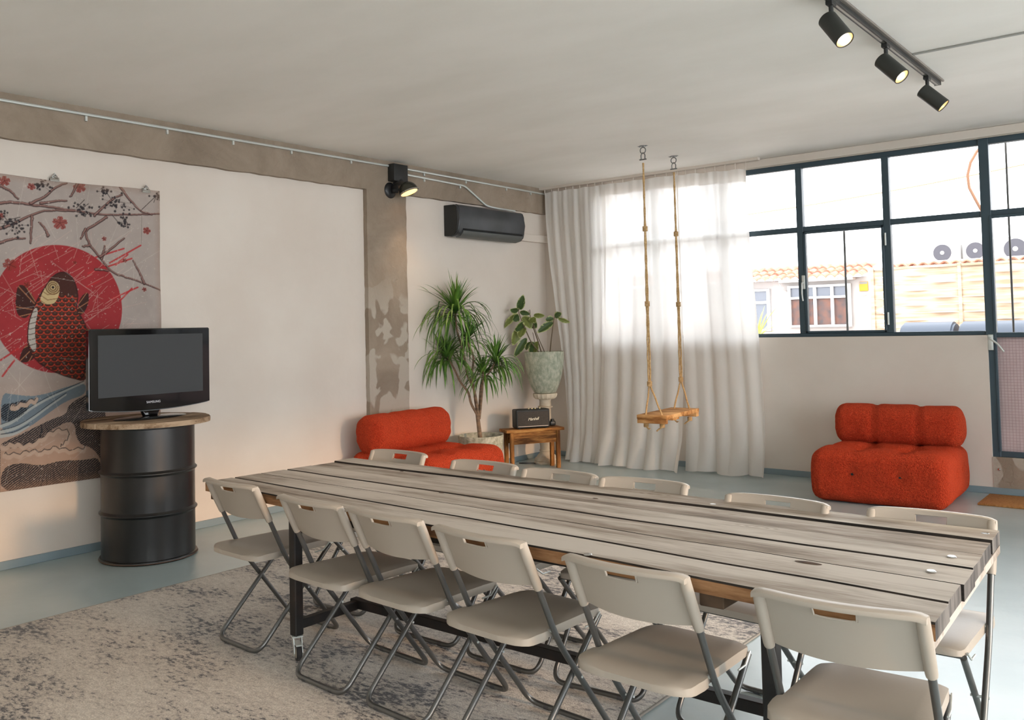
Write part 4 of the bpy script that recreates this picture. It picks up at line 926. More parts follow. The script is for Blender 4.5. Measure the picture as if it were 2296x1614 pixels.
for k, (hx, hy) in enumerate(((2.104, -1.403), (2.067, -.773))):
    h = Vector((hx, hy, H))-O_
    yl = -Ls/2+.055 if k == 0 else Ls/2-.075
    kn = Vector((h.x, h.y, .30)) ; kn.x += (2.11-hx)*.2
    top = h+Vector((0, 0, -.15))
    bm = B()
    def tw(a, b, off, r=.0075):   # twisted strands
        n = max(6, int((b-a).length/.02)); pts = [a+(b-a)*i/n+Vector((math.cos(i*.9+off), math.sin(i*.25+off), 0))*.0015 for i in range(n+1)]; tube(bm, pts, r, 6)
    tw(top, kn+Vector((.0065, .0065, 0)), 0); tw(top, kn+Vector((-.0065, -.0065, 0)), PI)
    ends = [Ms @ Vector((sx, yl, .034)) for sx in (-.075, .075)]
    for e in ends:
        tw(kn, e, 1, .0075)
    rp = obj('rope', bm, M_rope, swg)
    for f in (.0, .36, .36+.34):
        bm = B(); c = kn+(top-kn)*(f if f else 0); f2 = max(0, min(1, f))
        for q in range(4): tube(bm, [c+Vector((.017*math.cos(a), .017*math.sin(a), -.016+q*.011)) for a in [2*PI*i/12 for i in range(12)]], .006, 6, closed=True)
        obj('whipping', bm, M_rope, rp)
    for j, e in enumerate(ends):
        b = e+Vector((0, 0, -.072)); bm = B()
        for q in range(3): tube(bm, [b+Vector((.015*math.cos(a), .015*math.sin(a), -.008-q*.010)) for a in [2*PI*i/10 for i in range(10)]], .0085, 6, closed=True)
        tube(bm, [b, b+Vector((0, 0, -.03)), b+Vector((-.03 if j else .03, -.01, -.05)), b+Vector((-.05 if j else .045, -.01, -.066 if j else -.045))], [.008, .008, .007, .006], 6); obj('knot', bm, M_rope, rp)
    bm = B(); lathe(bm, [(0, 0), (.03, 0), (.03, -.004), (.012, -.006), (0, -.01)], 20, h); 
    for sx in (-1, 1): lathe(bm, [(0, -.002), (.007, -.002), (.006, -.008), (0, -.009)], 8, h+Vector((sx*.03, 0, 0)))
    box(bm, -.045, .045, -.012, .012, -.004, -.0005, .001, 1, Matrix.Translation(h))
    rc = h+Vector((0, 0, -.04)); tube(bm, [rc+Vector((.027*math.cos(a), 0, .027*math.sin(a))) for a in [2*PI*i/20 for i in range(20)]], .0045, 8, closed=True)
    sc_ = h+Vector((0, 0, -.075)); tube(bm, [sc_+Vector((x, y, z)) for x, y, z in ((-.018, 0, -.045), (-.02, 0, -.01), (-.012, 0, .008), (0, 0, .014), (.012, 0, .008), (.02, 0, -.01), (.018, 0, -.045))], .005, 8); tube(bm, [sc_+Vector((-.034, 0, -.045)), sc_+Vector((.032, 0, -.045))], .006, 8)
    obj('shackle', bm, M_shk, swg)

# ================================================================ CURTAINS
def curtain_mat():
    m = bpy.data.materials.new('sheer_linen'); m.use_nodes = True; nt = m.node_tree; N = nt.nodes; L = nt.links; N.clear()
    o = N.new('ShaderNodeOutputMaterial'); d = N.new('ShaderNodeBsdfDiffuse'); d.inputs[0].default_value = (*lin((250, 247, 243)), 1)
    t = N.new('ShaderNodeBsdfTranslucent'); t.inputs[0].default_value = (*lin((252, 250, 248)), 1)
    tp = N.new('ShaderNodeBsdfTransparent')
    tc = N.new('ShaderNodeTexCoord'); no = N.new('ShaderNodeTexNoise'); no.inputs['Scale'].default_value = 7; no.inputs['Detail'].default_value = 8; L.new(tc.outputs['Object'], no.inputs[0])
    bu = N.new('ShaderNodeBump'); bu.inputs['Strength'].default_value = .35; bu.inputs['Distance'].default_value = .012; L.new(no.outputs[0], bu.inputs['Height']); L.new(bu.outputs[0], d.inputs['Normal'])
    m1 = N.new('ShaderNodeMixShader'); m1.inputs[0].default_value = .5; L.new(d.outputs[0], m1.inputs[1]); L.new(t.outputs[0], m1.inputs[2])
    m2 = N.new('ShaderNodeMixShader'); m2.inputs[0].default_value = .025; L.new(m1.outputs[0], m2.inputs[1]); L.new(tp.outputs[0], m2.inputs[2]); L.new(m2.outputs[0], o.inputs[0]); return m
M_cur = curtain_mat()
def curtain(lb, xt0, xt1, xb0, xb1, nf, seed, amp=.04, yb=-.22, ztop=H-.055, ztop1=None):
    rnd = random.Random(seed); ph = [rnd.uniform(0, 6) for _ in range(6)]
    nu, nv = nf*14, 60; ztop1 = ztop if ztop1 is None else ztop1
    bm = B()
    def P3(u, v):      # v 0 top .. 1 bottom
        lift = .012+.010*math.sin(u*nf*2.1+ph[3]); zt = ztop+(ztop1-ztop)*u+.004*math.sin(u*nf*4+ph[5]); z = zt*(1-v)+lift*v
        e = v*v*(3-2*v); x = (xt0+(xt1-xt0)*u)*(1-e)+(xb0+(xb1-xb0)*u)*e
        w1 = math.sin(2*PI*nf*u+ph[0]+.5*math.sin(3*v+ph[4])); w2 = math.sin(2*PI*nf*.43*u+ph[1]+v*.9); w3 = math.sin(2*PI*nf*1.9*u+ph[2]-v)
        A = amp*(.35+.75*v)
        f = A*(w1*(.7+.3*w2)+.55*v*w2)+.010*w3*(1-v)*.6
        y = -.115+(yb+.115)*(v**2.2)-.0+f*(1 if v > .04 else .6)
        x += .55*A*math.cos(2*PI*nf*u+ph[0])*(.3+v*.8)
        n = noise.noise(Vector((x*5, z*4, seed)))*.012*v
        if v > .9: y -= .06*(v-.9)/.1*abs(math.sin(u*nf*1.7+ph[5])); 
        return Vector((x, min(y+n, -.03), max(z, .004)))
    g_ = [[bm.verts.new(P3(i/nu, j/nv)) for j in range(nv+1)] for i in range(nu+1)]
    for i in range(nu):
        for j in range(nv): bm.faces.new((g_[i][j], g_[i+1][j], g_[i+1][j+1], g_[i][j+1]))
    o = tag(obj('curtain', bm, M_cur, None, True, 180), lb, 'curtain', 'sheer white curtains on the ceiling rail')
    bm = B(); g2 = [[bm.verts.new(P3(i/nu, .042*j/3)+Vector((0, .005, 0))) for j in range(4)] for i in range(nu+1)]
    for i in range(nu):
        for j in range(3): bm.faces.new((g2[i][j], g2[i+1][j], g2[i+1][j+1], g2[i][j+1]))
    obj('header_tape', bm, M_cur, o, True, 180)
    for i in range(0, nu+1, max(1, nu//(nf+2))):
        bm = B(); p = P3(i/nu, 0); box(bm, p.x-.004, p.x+.004, -.122, -.112, p.z, H-.026, .001, 1)
        obj('glider', bm, M_wall, o)
curtain('leftmost white curtain panel, grey in shade, in the room corner by the leafy plant', .10, .90, .42, .88, 6, 2, .036, -.28)
curtain('middle white curtain panel behind the left rope of the swing', .86, 1.76, .95, 1.86, 5, 5, .034, -.38)
curtain('rightmost white curtain panel, sheer and bright over the window, sagging at its top', 1.74, 2.485, 1.84, 2.66, 5, 9, .024, -.26, H-.06, H-.09)

# ================================================================ CORNER: PEDESTAL, POTS, PLANTS, BENCH, SPEAKER
M_stone = mat('cast_stone_pot', (150, 156, 136), .95, var=(192, 192, 172), vscale=30, vdet=9, bump=.5, bscale=60, vstretch=(1, 1, .6))
M_stone2 = mat('cast_stone_pot_grey', (150, 148, 128), .95, var=(196, 192, 174), vscale=28, vdet=9, bump=.5, bscale=60)
M_soil = mat('soil', (66, 54, 42), 1, bump=.8, bscale=80)
M_ped = mat('aged_plaster_pedestal', (196, 186, 168), .9, var=(160, 130, 98), vscale=6, vlo=.5, vhi=.75, bump=.3, bscale=30)
ped = thing('pedestal', 'small aged classical stone pedestal carrying the tall green pot behind the bench', 'pedestal', (.345, -.535, 0))
bm = B(); lathe(bm, [(0, 0), (.128, 0), (.132, .006), (.132, .022), (.126, .028), (.130, .034), (.122, .058), (.108, .066), (.100, .078), (.082, .10), (.070, .118), (.066, .128), (.073, .132), (.073, .142), (.065, .146)], 40); obj('base', bm, M_ped, ped)
bm = B(); lathe(bm, [(.064, .145), (.066, .19), (.078, .245), (.082, .262), (.070, .268), (.062, .29), (.060, .35), (.060, .585), (.076, .588), (.078, .60), (.062, .606), (.060, .66), (.070, .68)], 36)
obj('shaft', bm, M_ped, ped)
bm = B(); lathe(bm, [(.068, .675), (.10, .682), (.118, .70), (.126, .725), (.128, .738), (.0, .74)], 48)
for v in bm.verts:
    a = math.atan2(v.co.y, v.co.x); r = math.hypot(v.co.x, v.co.y)
    if r > .09 and v.co.z < .735: k = 1+.05*math.cos(a*16); v.co.x *= k; v.co.y *= k
obj('capital', bm, mat('pedestal_capital', (214, 202, 180), .9, bump=.4, bscale=60), ped)
RV = Vector((.777, .629, 0)); FV = Vector((-.629, .777, 0))
def leaf_blade(bm, base, d, length, width, droop, n=9, fold=.25, curl=0, colf=None, lay=None):
    d = Vector(d).normalized(); side = d.cross(Vector((0, 0, 1)))
    if side.length < .1: side = Vector((random.uniform(-1, 1), random.uniform(-1, 1), 0))
    side.normalize(); p = Vector(base); rows = []
    for i in range(n+1):
        t = i/n; wd = width*(min(1, .35+t*3) if t < .25 else 1)*(1-t**2.2)**.8
        up = side.cross(d)
        rows.append([bm.verts.new(p-side*wd+up*wd*fold), bm.verts.new(p), bm.verts.new(p+side*wd+up*wd*fold)])
        if i < n:
            p = p+d*length/n
            d = (d+Vector((0, 0, -1))*droop/n*(.4+1.2*t)).normalized(); side = (side-d*side.dot(d)).normalized()
    for a, b in zip(rows, rows[1:]):
        for k in range(2): bm.faces.new((a[k], a[k+1], b[k+1], b[k]))
# --- tall dracaena
pot = thing('potted_dracaena', 'tall dracaena with drooping strap leaves in a wide grey green pot', 'potted plant', (.36, -1.62, 0))
bm = B(); lathe(bm, [(0, 0), (.15, 0), (.165, .01), (.19, .14), (.212, .30), (.222, .405), (.218, .414), (.206, .412), (.200, .36), (.196, .35)], 48); obj('pot', bm, M_stone2, pot)
bm = B(); lathe(bm, [(0, .362), (.1, .36), (.199, .352)], 32); obj('soil', bm, M_soil, pot)
def W(px, py, dy=0): return RV*((px-1073)/231*1.0)+FV*dy+Vector((0, 0, .40+(978-py)/229))
M_trunk = mat('dracaena_trunk', (150, 122, 96), .85, var=(112, 92, 74), vscale=8, vstretch=(1, 1, 5), bump=.5, bscale=50)
M_dr = mat('dracaena_leaf', (52, 96, 34), .38, var=(92, 138, 52), vscale=9, spec=.5, rough=.38) if False else mat('dracaena_leaf', (58, 98, 36), .4, var=(112, 150, 64), vscale=9)
bm = B()
def br(P, r0, r1):
    P = fillet(P, .06, 4); n = len(P); tube(bm, P, [r0+(r1-r0)*i/(n-1) for i in range(n)], 8)
base = W(1072, 985); fk = W(1066, 925)
br([base, fk], .021, .018)
br([W(1068, 935), W(1063, 905, .0), W(1060, 870, -.02), W(1046, 845, -.02), W(1040, 800), W(1024, 740), W(1022, 700)], .013, .008)
br([W(1066, 930), W(1052, 905), W(1048, 880, .03), W(1030, 860, .03), W(1018, 830, .02), W(1001, 800)], .013, .009)
br([W(1070, 940), W(1072, 900, .04), W(1076, 860, .04), W(1100, 832), W(1110, 812)], .012, .008)
br([W(1069, 935), W(1064, 890, -.04), W(1055, 850, -.04), W(1062, 800), W(1045, 765)], .013, .009)
br([W(1071, 940), W(1076, 900), W(1080, 868, -.03), W(1082, 835, -.03)], .011, .008)
obj('trunk', bm, M_trunk, pot)
bm = B(); rl = random.Random(11)
for (c, n, L0, up) in ((W(1022, 698), 120, .54, .25), (W(1001, 798), 90, .46, .0), (W(1046, 762), 84, .44, .2), (W(1110, 812), 100, .44, .35), (W(1082, 838), 56, .38, .1)):
    for i in range(n):
        a = rl.uniform(0, 2*PI); t = i/n; el = 1.35-1.55*t+rl.uniform(-.15, .15)+up*.2
        d = Vector((math.cos(a)*math.cos(el), math.sin(a)*math.cos(el), math.sin(el)))
        if d.x < 0 and c.x < 0: pass
        ln = L0*rl.uniform(.75, 1.12)*(.62 if el > .8 else 1); dr_ = rl.uniform(2.4, 4.2)*(1 if el < .75 else .25)
        leaf_blade(bm, c+Vector((0, 0, -.05*t)), d, ln, rl.uniform(.009, .0135), dr_)
for (px, py, dx_, dz_, ln) in ((1022, 695, -.55, .35, .30), (1022, 695, .5, .10, .32), (1022, 690, -.9, .10, .33), (1000, 795, -.8, .45, .30), (1046, 760, .65, .7, .3), (1022, 692, .05, 1, .36), (1022, 692, .32, .95, .33), (1022, 692, -.15, .95, .40), (1112, 806, .1, 1, .26), (1112, 806, .5, .9, .27), (1112, 806, .25, .95, .25)):
    leaf_blade(bm, W(px, py), RV*dx_+Vector((0, 0, dz_))-FV*rl.uniform(-.2, .2), ln, .008, .8 if abs(dz_) < .6 else .15)
for v in bm.verts:       # leaves rest against the wall instead of passing through it
    if v.co.x < -.345: v.co.x = -.345+(v.co.x+.345)*.04
obj('foliage', bm, M_dr, pot, True, 180)
# --- rubber plant on the pedestal
rp_ = thing('potted_rubber_plant', 'rubber plant with cream edged leaves in a tall pale green pot on the pedestal', 'potted plant', (.345, -.535, .741))
bm = B(); lathe(bm, [(0, 0), (.100, 0), (.118, .01), (.150, .075), (.178, .16), (.198, .26), (.208, .36), (.211, .435), (.205, .441), (.196, .436), (.190, .40)], 48); obj('pot', bm, M_stone, rp_)
bm = B(); lathe(bm, [(0, .402), (.1, .40), (.191, .392)], 32); obj('soil', bm, M_soil, rp_)
def Q(cx, cy, dy=0):      # crop position in a close view of the corner, pot rim centre at (1545,672)
    return RV*((cx-1545)/3.51/213)+FV*dy+Vector((0, 0, .44-(cy-672)/3.51/211))
bm = B()
def st(P, r0=.007, r1=.004):
    P = fillet(P, .04, 4); n = len(P); tube(bm, P, [r0+(r1-r0)*i/(n-1) for i in range(n)], 7)
st([Q(1520, 700), Q(1440, 590, -.02), Q(1390, 470, -.03), Q(1352, 370, -.03), Q(1350, 330, -.03)])
st([Q(1530, 700), Q(1500, 590, .02), Q(1468, 490, .02), Q(1445, 420, .02), Q(1440, 340, .02)])
st([Q(1560, 700), Q(1500, 560, -.01), Q(1460, 440, -.01), Q(1425, 345, 0)], .005, .003)
st([Q(1590, 700), Q(1605, 580), Q(1622, 470), Q(1635, 400)], .007, .0045)
st([Q(1490, 700), Q(1475, 600, .03), Q(1460, 520, .03)], .004, .003)
obj('stems', bm, mat('plant_stem', (108, 92, 70), .8), rp_)
LV = [((1362, 342), (1388, 222), .050, -.3), ((1350, 345), (1362, 245), .04, .5), ((1350, 350), (1282, 338), .045, -.6), ((1345, 365), (1212, 486), .042, .5), ((1358, 356), (1446, 378), .035, .2),
      ((1352, 380), (1302, 425), .06, -.8), ((1400, 440), (1315, 505), .075, -.9), ((1392, 470), (1350, 560), .06, .6), ((1345, 485), (1300, 620), .065, -.5), ((1410, 560), (1305, 712), .05, .2),
      ((1440, 440), (1480, 400), .05, .4), ((1385, 390), (1450, 490), .075, -.7), ((1435, 410), (1490, 490), .07, .7), ((1468, 385), (1558, 392), .034, .3), ((1625, 440), (1494, 522), .05, .3),
      ((1635, 402), (1690, 372), .045, -.4), ((1665, 415), (1760, 450), .028, .2), ((1630, 412), (1560, 425), .04, .3), ((1462, 592), (1445, 708), .085, -.8), ((1490, 590), (1462, 705), .05, .8), ((1440, 590), (1400, 660), .05, 1.2)]
bm = B(); cl = bm.loops.layers.float_color.new('Col'); rl = random.Random(4)
for i, (a, b, wd, tw_) in enumerate(LV):
    dy = rl.uniform(-.05, .05); A_ = Q(*a, dy*.4); B_ = Q(*b, dy-.03); ax = B_-A_; Ln = ax.length; axn = ax.normalized()
    side = axn.cross(-FV).normalized(); side = (Matrix.Rotation(tw_*.8, 3, axn) @ side); up = side.cross(axn)
    nn, mm = 18, 12; G = []
    for k in range(nn+1):
        t = k/nn; hw = wd*.85*(math.sin(PI*min(1, t**.85))**.75 if 0 < t < 1 else 0)+.0005
        G.append([bm.verts.new(A_+ax*t+side*hw*(2*j/mm-1)+up*(.25*hw*abs(2*j/mm-1)-.12*Ln*(t-.5)**2*2+.0)) for j in range(mm+1)])
    dk = rl.random()
    for k in range(nn):
        for j in range(mm):
            f = bm.faces.new((G[k][j], G[k][j+1], G[k+1][j+1], G[k+1][j]))
            for l, (kk, jj) in zip(f.loops, ((k, j), (k, j+1), (k+1, j+1), (k+1, j))):
                u = abs(2*jj/mm-1); tt = kk/nn; nz_ = noise.noise(Vector((kk*.45+i*5, jj*.5, 0)))*.35
                e = u+nz_ > .78 or tt < .05 or tt > .93
                c = lin((182, 186, 126)) if e else (lin((70, 90, 50)) if dk < .6 else lin((116, 124, 64)))
                if jj == mm//2: c = tuple(x*1.3 for x in c)
                l[cl] = (*c, 1)
for v in bm.verts:
    if v.co.x < -.325: v.co.x = -.325+(v.co.x+.325)*.05
obj('foliage', bm, attr_mat('rubber_plant_leaf', .4, trans=.15), rp_, True, 180)
# --- bench
bn = thing('wooden_bench', 'small stained pine bench in the corner carrying the loudspeaker', 'bench', (0, 0, 0))
pf0, pf1 = Vector((.372, -1.235, 0)), Vector((.69, -.68, 0)); ub = (pf1-pf0).normalized(); vb = Vector((-ub.y, ub.x, 0)); Lb = (pf1-pf0).length
Mb = Matrix(((ub.x, vb.x, 0, 0), (ub.y, vb.y, 0, 0), (0, 0, 1, 0), (0, 0, 0, 1)))
bn.matrix_world = Matrix.Translation(pf0) @ Mb
BZ = .415
bm = B(); box(bm, 0, Lb, 0, .21, BZ-.03, BZ, .004, 2)
for v in bm.verts: v.co.y += .004*math.sin(v.co.x*23); v.co.z += .002*math.sin(v.co.x*17)
obj('bench_top', bm, M_bench, bn)
for x in (.045, Lb-.085):
    for y in (.012, .165):
        bm = B(); box(bm, x, x+.04, y, y+.035, 0, BZ-.0305, .003, 1); obj('leg', bm, wood_mat('bench_leg_wood', (96, 56, 22), (152, 100, 48), (188, 140, 82), 'z', 1.6, rnd=True) if (x < .1 and y < .1) else bn.children[-1].data.materials[0], bn)
for y in (.022, .17):
    bm = B(); box(bm, .0855, Lb-.0855, y, y+.02, BZ-.15, BZ-.031, .002, 1); obj('apron', bm, M_bench, bn)
# --- speaker
cs = pf0+ub*(Lb*.475)+vb*.085
sp = thing('loudspeaker', 'black amplifier style loudspeaker with white script lettering on the bench', 'speaker', (cs.x, cs.y, BZ+.0005), math.atan2(ub.y, ub.x)-.09)
bm = B(); box(bm, -.18, .18, -.07, .075, .006, .195, .014, 4); obj('case', bm, mat('black_leatherette', (30, 32, 32), .5, bump=.3, bscale=300), sp)
bm = B(); box(bm, -.163, .163, -.0735, -.068, .022, .172, .003, 2); obj('grille', bm, mat('dark_grille_cloth', (66, 60, 56), .9, var=(78, 72, 66), vscale=140, bump=.4, bscale=400), sp)
bm = B(); box(bm, -.160, .160, -.0745, -.073, .024, .028); obj('trim_strip', bm, mat('brass_strip', (176, 158, 140), .35, .7), sp)
bm = B()
M_brk = mat('brass_knob', (206, 190, 150), .3, .8)
for x in (-.03, .005, .04):
    bm = B(); lathe(bm, [(0, 0), (.009, 0), (.009, .009), (0, .011)], 14, (x, -.02, .195)); obj('knob', bm, M_brk, sp)
bm = B(); box(bm, .088, .094, -.022, -.016, .195, .208); obj('power_switch', bm, M_brk, sp)
for x in (-.14, .14):
    for y in (-.05, .05): bm = B(); lathe(bm, [(0, 0), (.012, 0), (.012, .007), (0, .007)], 10, (x, y, 0)); obj('foot', bm, M_rub, sp)
T = Matrix.Translation((0.0, -.0760, .098)) @ Matrix.Rotation(PI/2, 4, 'X') @ Matrix.Rotation(.06, 4, 'Z')
text_mesh('brand_lettering', 'Marshall', .040, mat('cream_script', (238, 230, 206), .5), sp, T, shear=.35, sp=.86)
# black adapter at the right end of the bench, its cable
ca_ = pf0+ub*(Lb-.06)+vb*.17
ad_ = thing('power_adapter', 'small black power adapter at the right end of the bench beside the speaker', 'adapter', (ca_.x, ca_.y, BZ), math.atan2(ub.y, ub.x))
bm = B(); box(bm, -.033, .033, -.02, .02, .0005, .05, .012, 3); tube(bm, [(0, 0, .045), (0, 0, .07)], [.025, .018], 12); obj('body', bm, M_black, ad_)
bm = B(); tube(bm, fillet([(.30, -.69, .013), (.27, -.62, .006), (.17, -.66, .006), (.10, -.72, .006), (.17, -.70, .006), (.22, -.64, .006)], .04), .005, 6)
tag(obj('power_cable', bm, M_black), 'black power cable lying on the floor behind the bench by the pedestal base', 'cable')

# ================================================================ OUTSIDE
M_pav = mat('pale_paving', (206, 202, 196), .9, var=(192, 188, 182), vscale=1.5)
bm = B(); box(bm, -25, 40, .3, 45, -.35, -.05); struct('ground', bm, M_pav)
M_hw = mat('white_render', (158, 152, 150), .9, var=(150, 145, 142), vscale=2); M_tile = mat('terracotta_tile', (150, 84, 66), .85, var=(184, 124, 100), vscale=6); M_ow = mat('white_window_frame', (182, 182, 182), .5)
M_dk = mat('dark_interior', (58, 52, 54), .7, var=(104, 66, 52), vscale=7); M_pg = mat('greyish_pane', (84, 88, 98), .3)
hs = thing('neighbour_house', 'low white house across the yard with terracotta roof and wide window', 'house', (0, 7.5, 0))
bm = B(); box(bm, -6, 1.34, 0, .68, -.05, 2.18, .01, 1); obj('wall', bm, M_hw, hs, False)
bm = B(); box(bm, -6, 1.3, -.03, 0, -.04, 1.24); box(bm, -6, 1.35, -.05, .0, 1.22, 1.26); obj('plinth', bm, mat('plinth', (206, 178, 166), .9), hs, False)
def barrel_roof(bm, x0, x1, y0, z0, y1, z1, pitch=.18, rows=3, r=.06):
    n = int((x1-x0)/pitch); s = 10
    for rI in range(rows):
        ya, yb = y0+(y1-y0)*rI/rows, y0+(y1-y0)*(rI+1)/rows+.05; za, zb_ = z0+(z1-z0)*rI/rows+.0, z0+(z1-z0)*(rI+1)/rows
        prev = None
        for i in range(n*8+1):
            u = i/8*pitch; h = r*(abs(math.sin(PI*u/pitch)))-.01
            a = bm.verts.new((x0+u, ya, za+.03+h)); b = bm.verts.new((x0+u, yb, zb_+.01+h)); c = bm.verts.new((x0+u, ya, za+.015+h-.01))
            if prev: bm.faces.new((prev[0], a, b, prev[1])); bm.faces.new((prev[2], c, a, prev[0]))
            prev = (a, b, c)
bm = B(); barrel_roof(bm, -6, 1.36, -.22, 2.17, .62, 2.42, .155, 3); obj('roof', bm, M_tile, hs, True, 60)
for (x0, x1, z0, z1) in ((-.08, 1.02, 1.33, 2.07), (-.86, -.42, 1.27, 2.04)):
    bm = B(); box(bm, x0+.01, x1-.01, -.06, -.01, z0+.002, z0+.04); box(bm, x0+.01, x1-.01, -.06, -.01, z1-.04, z1-.002); box(bm, x0, x0+.05, -.065, -.01, z0, z1); box(bm, x1-.05, x1, -.065, -.01, z0, z1)
    if x1-x0 > .6:
        for x in (x0+.30, x0+.46, x0+.76): box(bm, x, x+.05, -.063, -.01, z0+.004, z1-.004)
        box(bm, x0+.01, x1-.01, -.057, -.01, z0+.50, z0+.54)
    else: box(bm, x0+.01, x1-.01, -.057, -.01, z0+.5, z0+.55)
    f = obj('window_frame', bm, M_ow, hs, False)
    bm = B(); box(bm, x0+.02, x1-.02, -.02, .0, z0+.02, z0+.50); obj('pane', bm, M_dk if x1-x0 > .6 else M_pg, f, False)
    bm = B(); box(bm, x0+.02, x1-.02, -.02, .0, z0+.52, z1-.02); obj('pane', bm, M_pg, f, False)
bm = B(); box(bm, -.2, 1.1, -.16, 0, 2.13, 2.17); tube(bm, [(-.2, -.12, 2.12), (-.14, -.1, 2.02), (-.1, -.02, 1.98)], .012, 6); obj('awning_box', bm, M_hw, hs)
for x, z in ((-.32, 1.87), (1.23, 1.88)):
    bm = B(); lathe(bm, [(0, -.03), (.03, -.028), (.045, 0), (0, 0)], 16, mat=Matrix.Translation((x, -.0, z)) @ Matrix.Rotation(-PI/2, 4, 'X') @ Matrix.Diagonal((1.5, .8, 1, 1))); obj('wall_light', bm, M_ow, hs)
bm = B(); box(bm, 1.16, 1.30, -.02, 0, 1.93, 2.09, .003, 1); pl_ = obj('alarm_plate', bm, mat('yellow_plate', (190, 130, 14), .6), hs)
bm = B(); box(bm, 1.165, 1.295, -.023, -.019, 2.05, 2.085); obj('plate_header', bm, mat('plate_grey', (110, 112, 112), .6), pl_, False)
# second, taller block with tile edge and fence
b2 = thing('neighbour_building', 'pale building behind the woven fence with a terracotta tile edge', 'building', (0, 8.6, 0))
bm = B(); box(bm, 1.42, 12, 0, 6, -.05, 2.44, .01, 1); box(bm, 3.55, 12, 3.0, 6, 2.4, 3.4); obj('wall', bm, mat('pale_render', (208, 196, 184), .9), b2, False)
bm = B(); barrel_roof(bm, 1.40, 12, -.35, 2.33, .55, 2.40, .17, 1); obj('tile_edge', bm, M_tile, b2, True, 60)
M_wf = mat('pale_wood_slat', (146, 122, 98), .85, var=(184, 166, 144), vscale=3, vstretch=(.6, 1, 6))
fn_ = thing('woven_fence', 'woven pale wooden fence panels across the yard', 'fence', (0, 7.0, 0))
for i in range(5):
    x0 = 1.55+i*1.3; bm = B(); nb = 11
    for k in range(nb):
        z0 = .95+k*.118
        prev = None
        for q in range(27):
            x = x0+1.26*q/26; y = .028*math.sin(2*PI*(q/26)*1.5+PI*(k % 2)); th = .008
            a = [bm.verts.new((x, y-th, z0)), bm.verts.new((x, y-th, z0+.108)), bm.verts.new((x, y+th, z0+.108)), bm.verts.new((x, y+th, z0))]
            if prev:
                for w_ in range(4): bm.faces.new((prev[w_], prev[(w_+1) % 4], a[(w_+1) % 4], a[w_]))
            prev = a
    obj('woven_panel', bm, M_wf, fn_, True, 40)
    bm = B(); box(bm, x0-.05, x0, -.04, .05, -.05, 2.29, .004, 1); box(bm, x0, x0+1.25, -.03, .03, 2.24, 2.28, .004, 1); obj('post', bm, M_wf, fn_)
def condenser(x, y, z, w_, lb):
    t = thing('ac_condenser', lb, 'condenser', (x, y, z), 0, 'outdoor condensers on the roofs')
    bm = B(); box(bm, -w_/2, w_/2, 0, .25, 0, w_*.72, .01, 2); obj('casing', bm, mat('condenser_white', (170, 168, 166), .6), t)
    bm = B(); lathe(bm, [(0, -.01), (w_*.3, -.01), (w_*.3, 0)], 28, mat=Matrix.Translation((-w_*.1, 0, w_*.36)) @ Matrix.Rotation(-PI/2, 4, 'X')); 
    obj('fan_grille', bm, mat('fan_dark', (62, 62, 70), .7), t)
    bm = B(); lathe(bm, [(0, -.018), (w_*.06, -.016), (w_*.07, -.01)], 16, mat=Matrix.Translation((-w_*.1, 0, w_*.36)) @ Matrix.Rotation(-PI/2, 4, 'X')); obj('fan_hub', bm, M_ow, t)
condenser(2.10, 9.4, 2.4405, .50, 'white condenser unit on the roof, leftmost of the two seen in one window pane')
condenser(2.64, 9.4, 2.4405, .50, 'white condenser unit on the roof, right of the first in the same window pane')
condenser(3.15, 10.2, 2.4405, .62, 'white condenser unit seen through the right edge pane, big dark fan')
M_blue = mat('blue_grey_plastic', (38, 48, 62), .5)
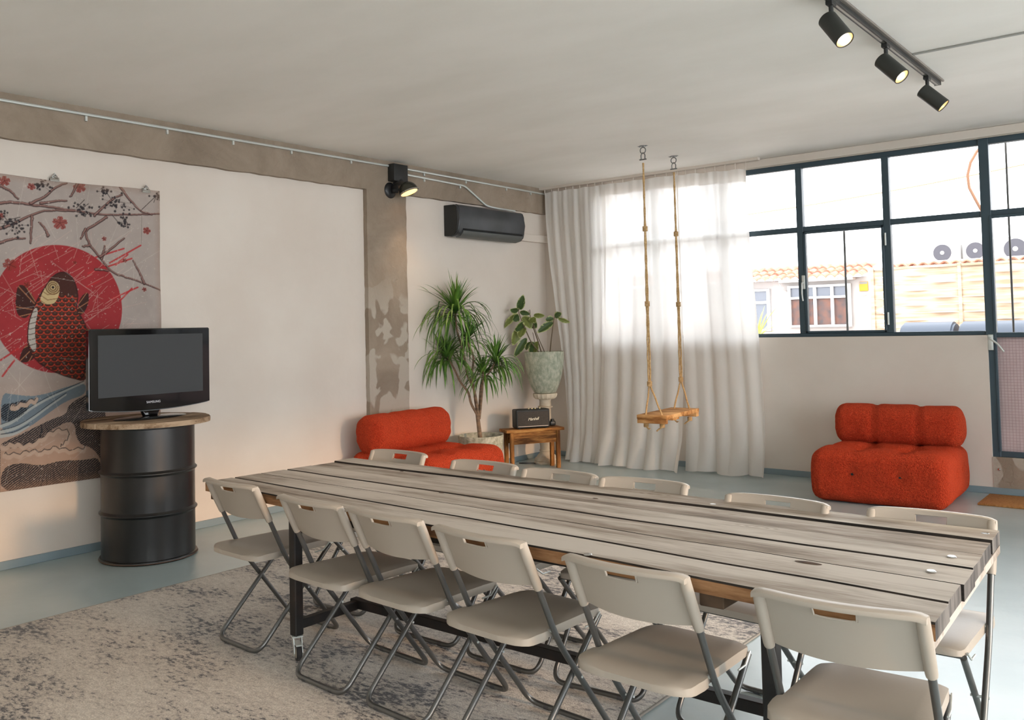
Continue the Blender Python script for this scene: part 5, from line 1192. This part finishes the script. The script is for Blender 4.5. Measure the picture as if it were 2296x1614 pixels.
for x0, x1, lb in ((2.35, 3.05, 'blue grey rounded container in front of the fence, left one'), (3.12, 4.5, 'blue grey rounded container in front of the fence, at the right edge')):
    bm = B(); poly_prism(bm, [(-.3, 0), (.3, 0), (.3, 1.2)]+[(.3*math.cos(a), 1.2+.24*math.sin(a)) for a in [PI*k/10 for k in range(1, 10)]]+[(-.3, 1.2)], 'x', x0, x1)
    bmesh.ops.translate(bm, verts=bm.verts[:], vec=(0, 5.6, -.05)); bmesh.ops.bevel(bm, geom=[e for e in bm.edges if abs(e.verts[0].co.x-e.verts[1].co.x) < 1e-6], offset=.03, segments=2, affect='EDGES')
    tag(obj('storage_bin', bm, M_blue, None, True, 40), lb, 'container', 'blue grey containers in the yard')
yc = thing('yucca_plant', 'spiky yellow green plant in the yard beyond the curtain edge', 'plant', (1.55, 2.2, -.05))
bm = B(); rl = random.Random(8)
for i in range(34):
    a = rl.uniform(0, 2*PI); el = rl.uniform(.1, 1.3); leaf_blade(bm, (0, 0, 1.28), (math.cos(a)*math.cos(el), math.sin(a)*math.cos(el), math.sin(el)), rl.uniform(.35, .55), .012, rl.uniform(.2, 1.0))
obj('leaves', bm, mat('yellow_green_leaf', (170, 190, 70), .5), yc); bm = B(); tube(bm, [(0, 0, 0), (.03, 0, .7), (0, 0, 1.3)], .05, 10); obj('stem', bm, M_trunk, yc)
def rod(pts, r, m, lb, nm, cat):
    bm = B(); tube(bm, pts, r, 8); tag(obj(nm, bm, m), lb, cat)
rod([(3.15, .62, -.05), (3.15, .62, 2.35)], .011, M_blackmatte, 'thin dark metal pole outside the window with the handle', 'metal_pole', 'pole')
rod([(4.585, .5, -.05), (4.585, .5, 3.2)], .009, M_blackmatte, 'thin dark metal pole outside the top right pane, left of two', 'metal_pole', 'pole')
rod([(4.81, .5, -.05), (4.81, .5, 3.2)], .012, M_blackmatte, 'thin dark metal pole outside the top right pane, right of two', 'metal_pole', 'pole')
rod([(-3+i*.5, 6.2, 3.05+.0022*(i-9)**2+.035*i) for i in range(24)], .010, mat('brown_cable', (150, 116, 92), .7), 'thin cable sagging across the sky outside', 'overhead_cable', 'cable')
rod([(4.29, 1.2, -.06), (4.285, 1.2, 1.6), (4.27, 1.2, 2.4), (4.20, 1.2, 2.56), (4.15, 1.2, 2.68), (4.14, 1.2, 2.80), (4.17, 1.2, 2.92), (4.23, 1.2, 3.02), (4.33, 1.2, 3.12)], .014, mat('dry_cane', (138, 100, 76), .8), 'curved dry cane arching beside the mullion outside the upper pane', 'dry_cane', 'cane')
